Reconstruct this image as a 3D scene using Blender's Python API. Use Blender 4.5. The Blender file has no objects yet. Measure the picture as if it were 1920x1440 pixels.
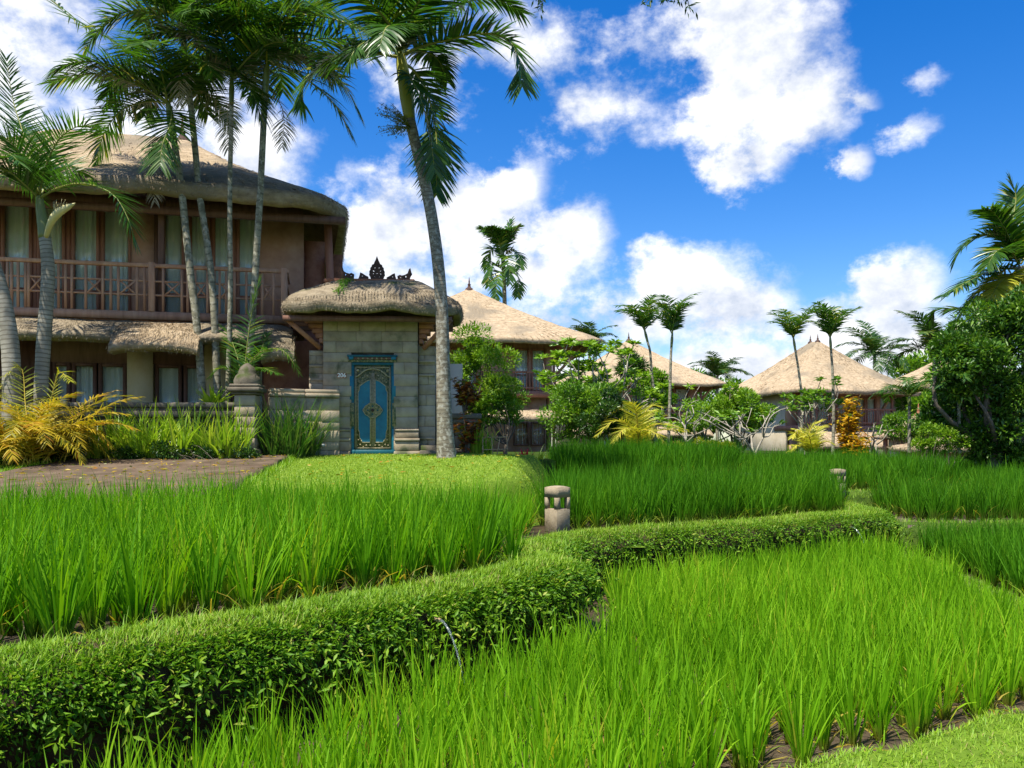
import bpy, math, random
import numpy as np
from mathutils import Vector

R = math.radians
rng = np.random.default_rng(7)
random.seed(7)
scene = bpy.context.scene
E = 1.65                       # eye height above the near lawn
F = 1600.0                     # focal length in photo pixels
CX, HY = 960.0, 835.0          # principal column and horizon row of the photo

# ------------------------------------------------------------------ camera
cam_d = bpy.data.cameras.new('camera')
cam = bpy.data.objects.new('camera', cam_d)
scene.collection.objects.link(cam)
cam.location = (0, 0, E)
cam.rotation_euler = (R(90), 0, 0)
cam_d.sensor_width = 36.0
cam_d.lens = 30.0
cam_d.shift_y = 115.0 / 1920.0
cam_d.clip_start = 0.05
cam_d.clip_end = 3000
scene.camera = cam

# ------------------------------------------------------------------ sky + sun
SUN_EL, SUN_AZ = R(64), R(-140)      # azimuth measured from +Y towards +X (negative = left)
world = bpy.data.worlds.new('World')
scene.world = world
world.use_nodes = True
wn = world.node_tree.nodes; wl = world.node_tree.links
wn.clear()

def wnode(t, **kw):
    n = wn.new(t)
    for k, v in kw.items():
        setattr(n, k, v)
    return n

def wmath(op, a, b=None, c=None, clamp=False):
    n = wn.new('ShaderNodeMath'); n.operation = op; n.use_clamp = clamp
    for i, v in enumerate((a, b, c)):
        if v is None: continue
        if isinstance(v, (int, float)): n.inputs[i].default_value = v
        else: wl.new(v, n.inputs[i])
    return n.outputs[0]

def px_dir(px, py):
    s = (px - CX) / F
    return math.atan(s), math.atan((HY - py) / (F * math.sqrt(1 + s * s)))

sky = wnode('ShaderNodeTexSky', sky_type='NISHITA', sun_disc=False)
sky.sun_elevation = SUN_EL
sky.sun_rotation = SUN_AZ
sky.air_density = 1.0
sky.dust_density = 0.6
sky.ozone_density = 3.0
hs = wnode('ShaderNodeHueSaturation')
hs.inputs['Saturation'].default_value = 1.45
hs.inputs['Value'].default_value = 0.66
hs.inputs['Hue'].default_value = 0.512
wl.new(sky.outputs[0], hs.inputs['Color'])

tc = wnode('ShaderNodeTexCoord')
sep = wnode('ShaderNodeSeparateXYZ')
wl.new(tc.outputs['Generated'], sep.inputs[0])
az = wmath('ARCTAN2', sep.outputs[0], sep.outputs[1])
el = wmath('ARCSINE', sep.outputs[2])
# fbm noise in direction space, used for outline, for soft inside shading and for the rest of the dome
def noise(scale, detail, rough, off):
    mp = wnode('ShaderNodeMapping')
    mp.inputs['Location'].default_value = off
    mp.inputs['Scale'].default_value = (scale, scale, scale * 1.35)
    wl.new(tc.outputs['Generated'], mp.inputs[0])
    n = wnode('ShaderNodeTexNoise')
    n.inputs['Scale'].default_value = 1.0
    n.inputs['Detail'].default_value = detail
    n.inputs['Roughness'].default_value = rough
    wl.new(mp.outputs[0], n.inputs['Vector'])
    return n.outputs[0]
n_edge = noise(11.0, 10.0, 0.63, (1.3, 4.2, 0.7))
n_lit = noise(11.0, 7.0, 0.60, (1.3 - .22, 4.2, 0.7 + .42))
n_in = noise(7.0, 7.0, 0.58, (9.3, 1.2, 3.7))
n_far = noise(2.6, 8.0, 0.55, (3.1, 7.7, 5.2))
# cumulus banks: (column, row, half width, half height, weight) on the photo, kept as sky directions
BLOBS = [
    (1400, 130, 145, 140, 1.0), (1490, 200, 140, 90, 1.0), (1370, 40, 130, 80, 1.0), (1410, 290, 80, 60, 1.0), (1590, 190, 55, 35, .9),
    (1170, 90, 130, 70, .42), (990, 90, 160, 80, .42), (1080, 215, 150, 70, .62), (880, 120, 110, 70, .40), (1190, 200, 80, 70, .4),
    (960, 350, 75, 85, 1.0), (850, 420, 170, 110, 1.0), (720, 440, 120, 90, .95), (1060, 440, 95, 70, 1.0), (960, 500, 160, 70, .95), (740, 560, 160, 80, .9),
    (1290, 530, 110, 85, 1.0), (1180, 600, 140, 75, 1.0), (1390, 580, 110, 75, 1.0), (1520, 620, 120, 60, 1.0), (1060, 640, 160, 60, .9),
    (1690, 560, 75, 75, 1.0), (1660, 640, 150, 90, 1.0), (1800, 680, 140, 70, .9), (1480, 700, 600, 75, 1.0), (900, 720, 500, 70, .9),
    (1600, 320, 36, 26, .9), (1690, 250, 60, 30, .55), (1720, 150, 45, 22, .35),
    (470, 290, 130, 85, .85), (330, 200, 160, 120, .8), (60, 110, 200, 170, .85), (-120, 300, 220, 200, .85), (200, 420, 240, 140, .7), (620, 330, 60, 30, .4),
]
cov = None
comb = wnode('ShaderNodeCombineXYZ')
warp = wmath('MULTIPLY', wmath('SUBTRACT', n_edge, 0.5), 0.09)
warp2 = wmath('MULTIPLY', wmath('SUBTRACT', n_in, 0.5), 0.09)
wl.new(wmath('ADD', az, warp), comb.inputs[0]); wl.new(wmath('ADD', el, warp2), comb.inputs[1])
for (bx, by, rx, ry, wgt) in BLOBS:
    a0, e0 = px_dir(bx, by)
    v = wnode('ShaderNodeVectorMath', operation='SUBTRACT')
    wl.new(comb.outputs[0], v.inputs[0]); v.inputs[1].default_value = (a0, e0, 0)
    m = wnode('ShaderNodeVectorMath', operation='MULTIPLY')
    wl.new(v.outputs[0], m.inputs[0]); m.inputs[1].default_value = (F / rx, F / ry, 0)
    ln = wnode('ShaderNodeVectorMath', operation='LENGTH')
    wl.new(m.outputs[0], ln.inputs[0])
    d = wmath('MULTIPLY', wmath('SUBTRACT', 1.07, ln.outputs['Value']), wgt)
    cov = d if cov is None else wmath('SMOOTH_MAX', cov, d, 0.25)
front = wmath('MULTIPLY', wmath('SUBTRACT', n_far, 0.56), 6.0)        # scattered clouds over the rest of the dome
aa = wmath('ABSOLUTE', az)
outside = wmath('MULTIPLY', wmath('SUBTRACT', wmath('MAXIMUM', wmath('SUBTRACT', aa, 0.62), wmath('SUBTRACT', el, 0.55)), 0.0), 6.0, clamp=True)
farc = wmath('SUBTRACT', wmath('MULTIPLY', wmath('ADD', front, 1.0), outside), 1.0)
cov = wmath('MAXIMUM', cov, farc)
dens = wmath('ADD', cov, wmath('MULTIPLY', wmath('SUBTRACT', n_edge, 0.5), 2.7))
ramp = wnode('ShaderNodeMapRange', interpolation_type='SMOOTHSTEP')
ramp.inputs['From Min'].default_value = -0.08; ramp.inputs['From Max'].default_value = 0.72
wl.new(dens, ramp.inputs['Value'])
shade = wnode('ShaderNodeValToRGB')
cr = shade.color_ramp
cr.elements[0].position = 0.34; cr.elements[0].color = (0.40, 0.46, 0.58, 1)
cr.elements[1].position = 0.70; cr.elements[1].color = (1.0, 0.985, 0.97, 1)
relief = wmath('MULTIPLY', wmath('SUBTRACT', n_edge, n_lit), 0.85)
wl.new(wmath('ADD', wmath('ADD', wmath('MULTIPLY', n_in, .6), .24), wmath('ADD', relief, wmath('MULTIPLY', wmath('SUBTRACT', 0.8, dens), 0.07))), shade.inputs[0])
bg_sky = wnode('ShaderNodeBackground'); bg_sky.inputs['Strength'].default_value = 0.15
wl.new(hs.outputs[0], bg_sky.inputs['Color'])
bg_cl = wnode('ShaderNodeBackground'); bg_cl.inputs['Strength'].default_value = 0.70
wl.new(shade.outputs[0], bg_cl.inputs['Color'])
mix = wnode('ShaderNodeMixShader')
wl.new(wmath('MULTIPLY', ramp.outputs[0], 0.97), mix.inputs[0])
wl.new(bg_sky.outputs[0], mix.inputs[1]); wl.new(bg_cl.outputs[0], mix.inputs[2])
wo = wnode('ShaderNodeOutputWorld'); wl.new(mix.outputs[0], wo.inputs[0])

sun_d = bpy.data.lights.new('sun', 'SUN')
sun = bpy.data.objects.new('sun', sun_d); scene.collection.objects.link(sun)
sun_d.energy = 4.6; sun_d.angle = R(0.6); sun_d.color = (1.0, 0.94, 0.82)
sv = Vector((math.sin(SUN_AZ) * math.cos(SUN_EL), math.cos(SUN_AZ) * math.cos(SUN_EL), math.sin(SUN_EL)))
sun.rotation_euler = sv.to_track_quat('Z', 'Y').to_euler()
sun.location = (-20, -20, 60)

vs = scene.view_settings
vs.view_transform = 'Standard'; vs.look = 'None'; vs.gamma = 1.0; vs.use_curve_mapping = False
vs.exposure = 1.0
scene.cycles.use_denoising = True
scene.cycles.denoiser = 'OPENIMAGEDENOISE'
scene.cycles.denoising_prefilter = 'ACCURATE'
scene.cycles.use_adaptive_sampling = False
scene.cycles.max_bounces = 8
scene.cycles.transparent_max_bounces = 12
scene.cycles.sample_clamp_indirect = 6.0

# ------------------------------------------------------------------ helpers
def P(px, py, Y):
    """point seen at a photo pixel, Y metres in front of the camera"""
    return np.array([(px - CX) / F * Y, Y, E + (HY - py) / F * Y])

def link(o, parent=None):
    scene.collection.objects.link(o)
    if parent is not None: o.parent = parent
    return o

def tag(o, label=None, cat=None, group=None, kind=None):
    if label: o['label'] = label
    if cat: o['category'] = cat
    if group: o['group'] = group
    if kind: o['kind'] = kind
    return o

def empty(name, loc=(0, 0, 0), rz=0.0, **kw):
    o = bpy.data.objects.new(name, None)
    o.empty_display_size = 0.2
    o.location = loc; o.rotation_euler = (0, 0, rz)
    link(o)
    return tag(o, **kw)

class G:
    """collects geometry for ONE mesh object"""
    def __init__(s):
        s.v = []; s.f = []; s.rnd = []; s.t = []; s.n = 0
    def add(s, v, f, rnd=0.5, t=0.0, m=0):
        v = np.asarray(v, dtype=np.float32).reshape(-1, 3)
        k = len(v)
        s.v.append(v)
        s.rnd.append(np.broadcast_to(np.asarray(rnd, np.float32), (k,)))
        s.t.append(np.broadcast_to(np.asarray(t, np.float32), (k,)))
        if isinstance(f, np.ndarray):
            s.f.append((f.astype(np.int32) + s.n, m))
        else:
            q = [x for x in f if len(x) == 4]; tr = [x for x in f if len(x) == 3]
            if q: s.f.append((np.array(q, np.int32) + s.n, m))
            if tr: s.f.append((np.array(tr, np.int32) + s.n, m))
            for x in f:
                if len(x) > 4: s.f.append((np.array([x], np.int32) + s.n, m))
        s.n += k
        return s
    def mesh(s, name, mats, smooth=False):
        me = bpy.data.meshes.new(name)
        V = np.concatenate(s.v) if s.v else np.zeros((0, 3), np.float32)
        me.vertices.add(len(V)); me.vertices.foreach_set('co', V.ravel())
        loops = np.concatenate([f.ravel() for f, m in s.f])
        tot = np.concatenate([np.full(len(f), f.shape[1], np.int32) for f, m in s.f])
        mi = np.concatenate([np.full(len(f), m, np.int32) for f, m in s.f])
        st = np.concatenate([[0], np.cumsum(tot)[:-1]]).astype(np.int32)
        me.loops.add(len(loops)); me.loops.foreach_set('vertex_index', loops)
        me.polygons.add(len(tot)); me.polygons.foreach_set('loop_start', st)
        me.polygons.foreach_set('material_index', mi)
        if smooth: me.polygons.foreach_set('use_smooth', np.ones(len(tot), bool))
        a = me.attributes.new('rnd', 'FLOAT', 'POINT'); a.data.foreach_set('value', np.concatenate(s.rnd).astype(np.float32))
        a = me.attributes.new('along', 'FLOAT', 'POINT'); a.data.foreach_set('value', np.concatenate(s.t).astype(np.float32))
        for m in (mats if isinstance(mats, (list, tuple)) else [mats]): me.materials.append(m)
        me.update(calc_edges=True); me.validate()
        return me
    def build(s, name, mats, parent=None, smooth=False, loc=None, **kw):
        o = bpy.data.objects.new(name, s.mesh(name, mats, smooth))
        link(o, parent)
        if loc is not None: o.location = loc
        return tag(o, **kw)

def box(g, x0, x1, y0, y1, z0, z1, rnd=0.5, m=0, c=0.0):
    """box, with chamfered edges when c > 0"""
    if c <= 0:
        v = [(x0, y0, z0), (x1, y0, z0), (x1, y1, z0), (x0, y1, z0), (x0, y0, z1), (x1, y0, z1), (x1, y1, z1), (x0, y1, z1)]
        return g.add(v, [(0, 3, 2, 1), (4, 5, 6, 7), (0, 1, 5, 4), (1, 2, 6, 5), (2, 3, 7, 6), (3, 0, 4, 7)], rnd, 0, m)
    X = (x0, x1); Y = (y0, y1); Z = (z0, z1); s = (1, -1)
    v = []; idx = {}
    for i in (0, 1):
        for j in (0, 1):
            for k in (0, 1):
                for a in range(3):
                    p = [X[i] + s[i] * c, Y[j] + s[j] * c, Z[k] + s[k] * c]
                    p[a] = (X[i], Y[j], Z[k])[a]
                    idx[(i, j, k, a)] = len(v); v.append(p)
    f = []
    def face(pts, n):
        q = np.array([v[t] for t in pts]); nn = np.cross(q[1] - q[0], q[2] - q[0])
        f.append(tuple(pts) if np.dot(nn, n) > 0 else tuple(pts[::-1]))
    for a in range(3):
        b, d = [t for t in range(3) if t != a]
        for side in (0, 1):
            pts = []
            for (p, q) in ((0, 0), (1, 0), (1, 1), (0, 1)):
                key = [0, 0, 0]; key[a] = side; key[b] = p; key[d] = q
                pts.append(idx[(*key, a)])
            n = [0, 0, 0]; n[a] = 2 * side - 1
            face(pts, n)
        for p in (0, 1):            # edges running along axis a
            for q in (0, 1):
                pts = []
                for (side, ax) in ((0, b), (1, b), (1, d), (0, d)):
                    key = [0, 0, 0]; key[a] = side; key[b] = p; key[d] = q
                    pts.append(idx[(*key, ax)])
                n = [0, 0, 0]; n[b] = 2 * p - 1; n[d] = 2 * q - 1
                face(pts, n)
    for i in (0, 1):
        for j in (0, 1):
            for k in (0, 1):
                face([idx[(i, j, k, 0)], idx[(i, j, k, 1)], idx[(i, j, k, 2)]], (2 * i - 1, 2 * j - 1, 2 * k - 1))
    return g.add(v, f, rnd, 0, m)

def frames(p):
    p = np.asarray(p, float)
    t = np.gradient(p, axis=0); t /= np.linalg.norm(t, axis=1)[:, None] + 1e-9
    ref = np.array([0, 0, 1.0]) if abs(t[0][2]) < 0.9 else np.array([0, 1.0, 0])
    n = []
    u = np.cross(t[0], ref); u /= np.linalg.norm(u)
    for i in range(len(p)):
        u = u - t[i] * np.dot(u, t[i]); u /= np.linalg.norm(u) + 1e-9
        n.append(u.copy())
    n = np.array(n)
    return p, t, n, np.cross(t, n)

def tube(g, pts, rad, k=8, rnd=0.5, m=0, cap=True, t=None):
    p, tt, u, w = frames(pts)
    n = len(p)
    rad = np.broadcast_to(np.asarray(rad, float), (n,))
    a = np.arange(k) / k * 2 * math.pi
    V = p[:, None, :] + rad[:, None, None] * (np.cos(a)[None, :, None] * u[:, None, :] + np.sin(a)[None, :, None] * w[:, None, :])
    f = []
    for i in range(n - 1):
        for j in range(k):
            j2 = (j + 1) % k
            f.append((i * k + j, i * k + j2, (i + 1) * k + j2, (i + 1) * k + j))
    if cap:
        f.append(tuple(range(k - 1, -1, -1))); f.append(tuple((n - 1) * k + j for j in range(k)))
    tv = 0.0 if t is None else np.repeat(np.linspace(t[0], t[1], n), k)
    g.add(V.reshape(-1, 3), f, rnd, tv, m)

def bar(g, a, b, w, h=None, m=0, rnd=0.5):
    """square bar from a to b"""
    h = h or w
    a = np.asarray(a, float); b = np.asarray(b, float)
    t = (b - a) / np.linalg.norm(b - a)
    ref = np.array([0, 1.0, 0]) if abs(t[1]) < 0.9 else np.array([1.0, 0, 0])
    u = np.cross(t, ref); u /= np.linalg.norm(u); q = np.cross(t, u)
    v = []
    for e in (a, b):
        for (i, j) in ((-1, -1), (1, -1), (1, 1), (-1, 1)):
            v.append(e + u * i * w / 2 + q * j * h / 2)
    g.add(v, [(3, 2, 1, 0), (4, 5, 6, 7), (0, 1, 5, 4), (1, 2, 6, 5), (2, 3, 7, 6), (3, 0, 4, 7)], rnd, 0, m)

def spline(pts, n=16):
    """Catmull-Rom through the points"""
    p = np.asarray(pts, float)
    if len(p) == 2: return p[0] + (p[1] - p[0]) * np.linspace(0, 1, n)[:, None]
    q = np.vstack([2 * p[0] - p[1], p, 2 * p[-1] - p[-2]])
    s = np.linspace(0, len(p) - 1, n); out = []
    for x in s:
        i = min(int(x), len(p) - 2); t = x - i
        a, b, c, d = q[i], q[i + 1], q[i + 2], q[i + 3]
        out.append(0.5 * (2 * b + (c - a) * t + (2 * a - 5 * b + 4 * c - d) * t * t + (3 * b - a - 3 * c + d) * t ** 3))
    return np.array(out)

def blades(g, base, azi, lean, bend, L, W, S=3, rnd=0.5, m=0, twist=0.0, taper=1.6):
    """N grass-like leaf strips: lean from the vertical, bend along the length"""
    base = np.asarray(base, np.float32); N = len(base)
    bc = lambda a: np.broadcast_to(np.asarray(a, np.float32), (N,))
    azi, lean, bend, L, W, rnd, twist = map(bc, (azi, lean, bend, L, W, rnd, twist))
    pos = base.copy(); V = np.zeros((N, S + 1, 2, 3), np.float32)
    wa = azi + math.pi / 2 + twist
    wd = np.stack([np.cos(wa), np.sin(wa), np.zeros(N)], 1)
    T = np.zeros((N, S + 1, 2), np.float32)
    for i in range(S + 1):
        t = i / S
        w = W * np.maximum(0.06, (1 - t ** taper)) * (0.7 + 0.3 * min(1, t * 4))
        V[:, i, 0] = pos - wd * (w / 2)[:, None]; V[:, i, 1] = pos + wd * (w / 2)[:, None]
        T[:, i] = t
        th = lean + bend * ((i + 0.5) / S) ** 1.4
        pos = pos + (L / S)[:, None] * np.stack([np.sin(th) * np.cos(azi), np.sin(th) * np.sin(azi), np.cos(th)], 1)
    K = 2 * (S + 1)
    f1 = np.array([[2 * i, 2 * i + 1, 2 * i + 3, 2 * i + 2] for i in range(S)])
    f = (np.arange(N)[:, None, None] * K + f1[None]).reshape(-1, 4)
    g.add(V.reshape(-1, 3), f, np.repeat(rnd, K), T.reshape(-1), m)

def leaves(g, base, d, L, W, rnd=0.5, m=0, up=None):
    """N folded diamond leaves; d = direction of each leaf"""
    base = np.asarray(base, np.float32); N = len(base)
    d = np.asarray(d, np.float32); d = d / (np.linalg.norm(d, axis=1)[:, None] + 1e-9)
    r = rng.normal(size=(N, 3)).astype(np.float32) * 0.6 + (np.array([0, 0, 1.0]) if up is None else up)
    s = np.cross(d, r); s /= np.linalg.norm(s, axis=1)[:, None] + 1e-9
    nrm = np.cross(s, d)
    L = np.broadcast_to(np.asarray(L, np.float32), (N,))[:, None]; W = np.broadcast_to(np.asarray(W, np.float32), (N,))[:, None]
    V = np.stack([base, base + d * L * 0.45 - s * W / 2 + nrm * W * .16, base + d * L - nrm * L * .08, base + d * L * 0.45 + s * W / 2 + nrm * W * .16], 1)
    f = np.arange(N)[:, None] * 4
    f = np.concatenate([f + np.array([[0, 2, 1]]), f + np.array([[0, 3, 2]])], 0)
    g.add(V.reshape(-1, 3), f, np.repeat(np.broadcast_to(np.asarray(rnd, np.float32), (N,)), 4), np.tile([0, .45, 1, .45], N), m)

def in_poly(p, poly):
    x, y = p[:, 0], p[:, 1]; r = np.zeros(len(p), bool); q = np.asarray(poly, float); n = len(q)
    for i in range(n):
        x1, y1 = q[i]; x2, y2 = q[(i + 1) % n]
        c = ((y1 > y) != (y2 > y)) & (x < (x2 - x1) * (y - y1) / (y2 - y1 + 1e-12) + x1)
        r ^= c
    return r

def scatter(poly, sp, jit=0.3, rot=0.4):
    q = np.asarray(poly, float); c = q.mean(0); rad = np.abs(q - c).max() * 1.5
    k = int(rad / sp) + 1
    i, j = np.meshgrid(np.arange(-k, k + 1), np.arange(-k, k + 1))
    p = np.stack([i.ravel() + (j.ravel() % 2) * .5, j.ravel() * .92], 1) * sp
    p += rng.uniform(-jit, jit, p.shape) * sp
    cr_, sr_ = math.cos(rot), math.sin(rot)
    p = p @ np.array([[cr_, sr_], [-sr_, cr_]]) + c
    return p[in_poly(p, q)]

def in_view(p, z, pad=0.08):
    """keep what the photograph can see (plus a margin)"""
    u = p[:, 0] / np.maximum(p[:, 1], .1); v = (z - E) / np.maximum(p[:, 1], .1)
    return (np.abs(u) < 0.6 + pad + 0.6 / np.maximum(p[:, 1], .5)) & (v > -0.5 - pad * 1.5)

def prism(g, poly, z0, z1, m=0):
    n = len(poly)
    v = [(x, y, z0) for x, y in poly] + [(x, y, z1) for x, y in poly]
    area = sum(poly[i][0] * poly[(i + 1) % n][1] - poly[(i + 1) % n][0] * poly[i][1] for i in range(n))
    f = [tuple(range(n, 2 * n)), tuple(range(n - 1, -1, -1))] + [(i, (i + 1) % n, n + (i + 1) % n, n + i) for i in range(n)]
    if area < 0: f = [x[::-1] for x in f]
    g.add(v, f, .5, 0, m)

def fnoise(x, y, s=1.0, seed=0):
    """cheap smooth noise, -1..1"""
    r = 0
    for k, (a, b, c) in enumerate([(1.0, .63, .2), (-.71, 1.17, 1.9), (1.63, 1.31, 4.1), (-2.3, 1.9, 2.2)]):
        r = r + np.sin((a * x + b * y) * s * (1 + .3 * k) + c + seed * 1.7 + k) / (1.3 + .6 * k)
    return r / 1.9

# ------------------------------------------------------------------ materials
def mat(name):
    m = bpy.data.materials.new(name); m.use_nodes = True
    nt = m.node_tree; nt.nodes.clear()
    return m, nt, nt.nodes, nt.links

def ramp_node(nt, cols, fac):
    n = nt.nodes.new('ShaderNodeValToRGB'); cr = n.color_ramp
    while len(cr.elements) < len(cols): cr.elements.new(0.5)
    for e, (p, c) in zip(cr.elements, cols): e.position = p; e.color = (*c, 1)
    nt.links.new(fac, n.inputs[0])
    return n.outputs[0]

def leaf_mat(name, cols, rough=0.45, transl=0.35, tip=None, tipcols=None, spec=0.4, tmul=(1.15, 1.2, .6)):
    """leaves: colour by the leaf's own random number; light passes through"""
    m, nt, N, Lk = mat(name)
    at = N.new('ShaderNodeAttribute'); at.attribute_name = 'rnd'
    col = ramp_node(nt, cols, at.outputs['Fac'])
    if tipcols:
        al = N.new('ShaderNodeAttribute'); al.attribute_name = 'along'
        mx = N.new('ShaderNodeMix'); mx.data_type = 'RGBA'
        mr = N.new('ShaderNodeMapRange'); mr.inputs['From Min'].default_value = tip[0]; mr.inputs['From Max'].default_value = tip[1]
        Lk.new(al.outputs['Fac'], mr.inputs['Value']); Lk.new(mr.outputs[0], mx.inputs['Factor'])
        mx.inputs['A'].default_value = (*tipcols, 1); Lk.new(col, mx.inputs['B'])
        col = mx.outputs['Result']
    b = N.new('ShaderNodeBsdfPrincipled')
    Lk.new(col, b.inputs['Base Color']); b.inputs['Roughness'].default_value = rough
    b.inputs['Specular IOR Level'].default_value = spec
    tr = N.new('ShaderNodeBsdfTranslucent')
    mul = N.new('ShaderNodeMix'); mul.data_type = 'RGBA'; mul.blend_type = 'MULTIPLY'; mul.inputs['Factor'].default_value = 1
    Lk.new(col, mul.inputs['A']); mul.inputs['B'].default_value = (*tmul, 1)
    Lk.new(mul.outputs['Result'], tr.inputs['Color'])
    ms = N.new('ShaderNodeMixShader'); ms.inputs[0].default_value = transl
    Lk.new(b.outputs[0], ms.inputs[1]); Lk.new(tr.outputs[0], ms.inputs[2])
    o = N.new('ShaderNodeOutputMaterial'); Lk.new(ms.outputs[0], o.inputs[0])
    return m

def solid_mat(name, cols, scale=6.0, rough=0.8, bump=0.3, bscale=None, stretch=(1, 1, 1), spec=0.3, use_rnd=0.0, detail=6, metal=0.0, spots=None, tilt=0.0, bdist=0.02):
    """noise-mottled solid; colour may also shift with the piece's own random number"""
    m, nt, N, Lk = mat(name)
    tcn = N.new('ShaderNodeTexCoord'); mp = N.new('ShaderNodeMapping'); mp.inputs['Scale'].default_value = stretch
    Lk.new(tcn.outputs['Object'], mp.inputs[0])
    n1 = N.new('ShaderNodeTexNoise'); n1.inputs['Scale'].default_value = scale; n1.inputs['Detail'].default_value = detail; n1.inputs['Roughness'].default_value = .62
    Lk.new(mp.outputs[0], n1.inputs['Vector'])
    fac = n1.outputs[0]
    if use_rnd:
        at = N.new('ShaderNodeAttribute'); at.attribute_name = 'rnd'
        a = N.new('ShaderNodeMath'); a.operation = 'MULTIPLY_ADD'; Lk.new(at.outputs['Fac'], a.inputs[0]); a.inputs[1].default_value = use_rnd; a.inputs[2].default_value = -use_rnd / 2
        b_ = N.new('ShaderNodeMath'); b_.operation = 'ADD'; Lk.new(a.outputs[0], b_.inputs[0]); Lk.new(fac, b_.inputs[1])
        fac = b_.outputs[0]
    col = ramp_node(nt, cols, fac)
    if spots:
        n3 = N.new('ShaderNodeTexNoise'); n3.inputs['Scale'].default_value = spots[1]; n3.inputs['Detail'].default_value = 5
        Lk.new(tcn.outputs['Object'], n3.inputs['Vector'])
        mr = N.new('ShaderNodeMapRange'); mr.inputs['From Min'].default_value = spots[2]; mr.inputs['From Max'].default_value = spots[2] + .12
        Lk.new(n3.outputs[0], mr.inputs['Value'])
        mx = N.new('ShaderNodeMix'); mx.data_type = 'RGBA'; Lk.new(mr.outputs[0], mx.inputs['Factor']); Lk.new(col, mx.inputs['A']); mx.inputs['B'].default_value = (*spots[0], 1)
        col = mx.outputs['Result']
    b = N.new('ShaderNodeBsdfPrincipled'); Lk.new(col, b.inputs['Base Color'])
    b.inputs['Roughness'].default_value = rough; b.inputs['Specular IOR Level'].default_value = spec; b.inputs['Metallic'].default_value = metal
    if bump:
        n2 = N.new('ShaderNodeTexNoise'); n2.inputs['Scale'].default_value = bscale or scale * 4; n2.inputs['Detail'].default_value = 6; n2.inputs['Roughness'].default_value = .7
        Lk.new(mp.outputs[0], n2.inputs['Vector'])
        bp = N.new('ShaderNodeBump'); bp.inputs['Strength'].default_value = bump; bp.inputs['Distance'].default_value = bdist
        Lk.new(n2.outputs[0], bp.inputs['Height']); Lk.new(bp.outputs[0], b.inputs['Normal'])
    o = N.new('ShaderNodeOutputMaterial'); Lk.new(b.outputs[0], o.inputs[0])
    return m

def ring_mat(name, cols, ring, dark, freq=9.0, patch=None):
    """palm bark: rings along the stem (attribute 'along' counts metres) and lichen patches"""
    m, nt, N, Lk = mat(name)
    al = N.new('ShaderNodeAttribute'); al.attribute_name = 'along'
    tcn = N.new('ShaderNodeTexCoord')
    nz = N.new('ShaderNodeTexNoise'); nz.inputs['Scale'].default_value = 5; nz.inputs['Detail'].default_value = 6; Lk.new(tcn.outputs['Object'], nz.inputs['Vector'])
    ma = N.new('ShaderNodeMath'); ma.operation = 'MULTIPLY_ADD'; Lk.new(nz.outputs[0], ma.inputs[0]); ma.inputs[1].default_value = 0.06; Lk.new(al.outputs['Fac'], ma.inputs[2])
    fr = N.new('ShaderNodeMath'); fr.operation = 'MULTIPLY'; Lk.new(ma.outputs[0], fr.inputs[0]); fr.inputs[1].default_value = freq
    pp = N.new('ShaderNodeMath'); pp.operation = 'PINGPONG'; Lk.new(fr.outputs[0], pp.inputs[0]); pp.inputs[1].default_value = .5
    rmask = ramp_node(nt, [(0.0, (1, 1, 1)), (ring, (1, 1, 1)), (ring + .12, (0, 0, 0))], pp.outputs[0])
    col = ramp_node(nt, cols, nz.outputs[0])
    mx = N.new('ShaderNodeMix'); mx.data_type = 'RGBA'; Lk.new(rmask, mx.inputs['Factor']); Lk.new(col, mx.inputs['A']); mx.inputs['B'].default_value = (*dark, 1)
    col = mx.outputs['Result']
    if patch:
        n3 = N.new('ShaderNodeTexNoise'); n3.inputs['Scale'].default_value = 14; n3.inputs['Detail'].default_value = 7; n3.inputs['Roughness'].default_value = .65; Lk.new(tcn.outputs['Object'], n3.inputs['Vector'])
        mr = N.new('ShaderNodeMapRange'); mr.inputs['From Min'].default_value = .50; mr.inputs['From Max'].default_value = .60; Lk.new(n3.outputs[0], mr.inputs['Value'])
        m2 = N.new('ShaderNodeMix'); m2.data_type = 'RGBA'; Lk.new(mr.outputs[0], m2.inputs['Factor']); Lk.new(col, m2.inputs['A']); m2.inputs['B'].default_value = (*patch, 1)
        col = m2.outputs['Result']
    b = N.new('ShaderNodeBsdfPrincipled'); Lk.new(col, b.inputs['Base Color']); b.inputs['Roughness'].default_value = .8
    bp = N.new('ShaderNodeBump'); bp.inputs['Strength'].default_value = .5; bp.inputs['Distance'].default_value = .02
    Lk.new(nz.outputs[0], bp.inputs['Height']); Lk.new(bp.outputs[0], b.inputs['Normal'])
    o = N.new('ShaderNodeOutputMaterial'); Lk.new(b.outputs[0], o.inputs[0])
    return m

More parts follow.
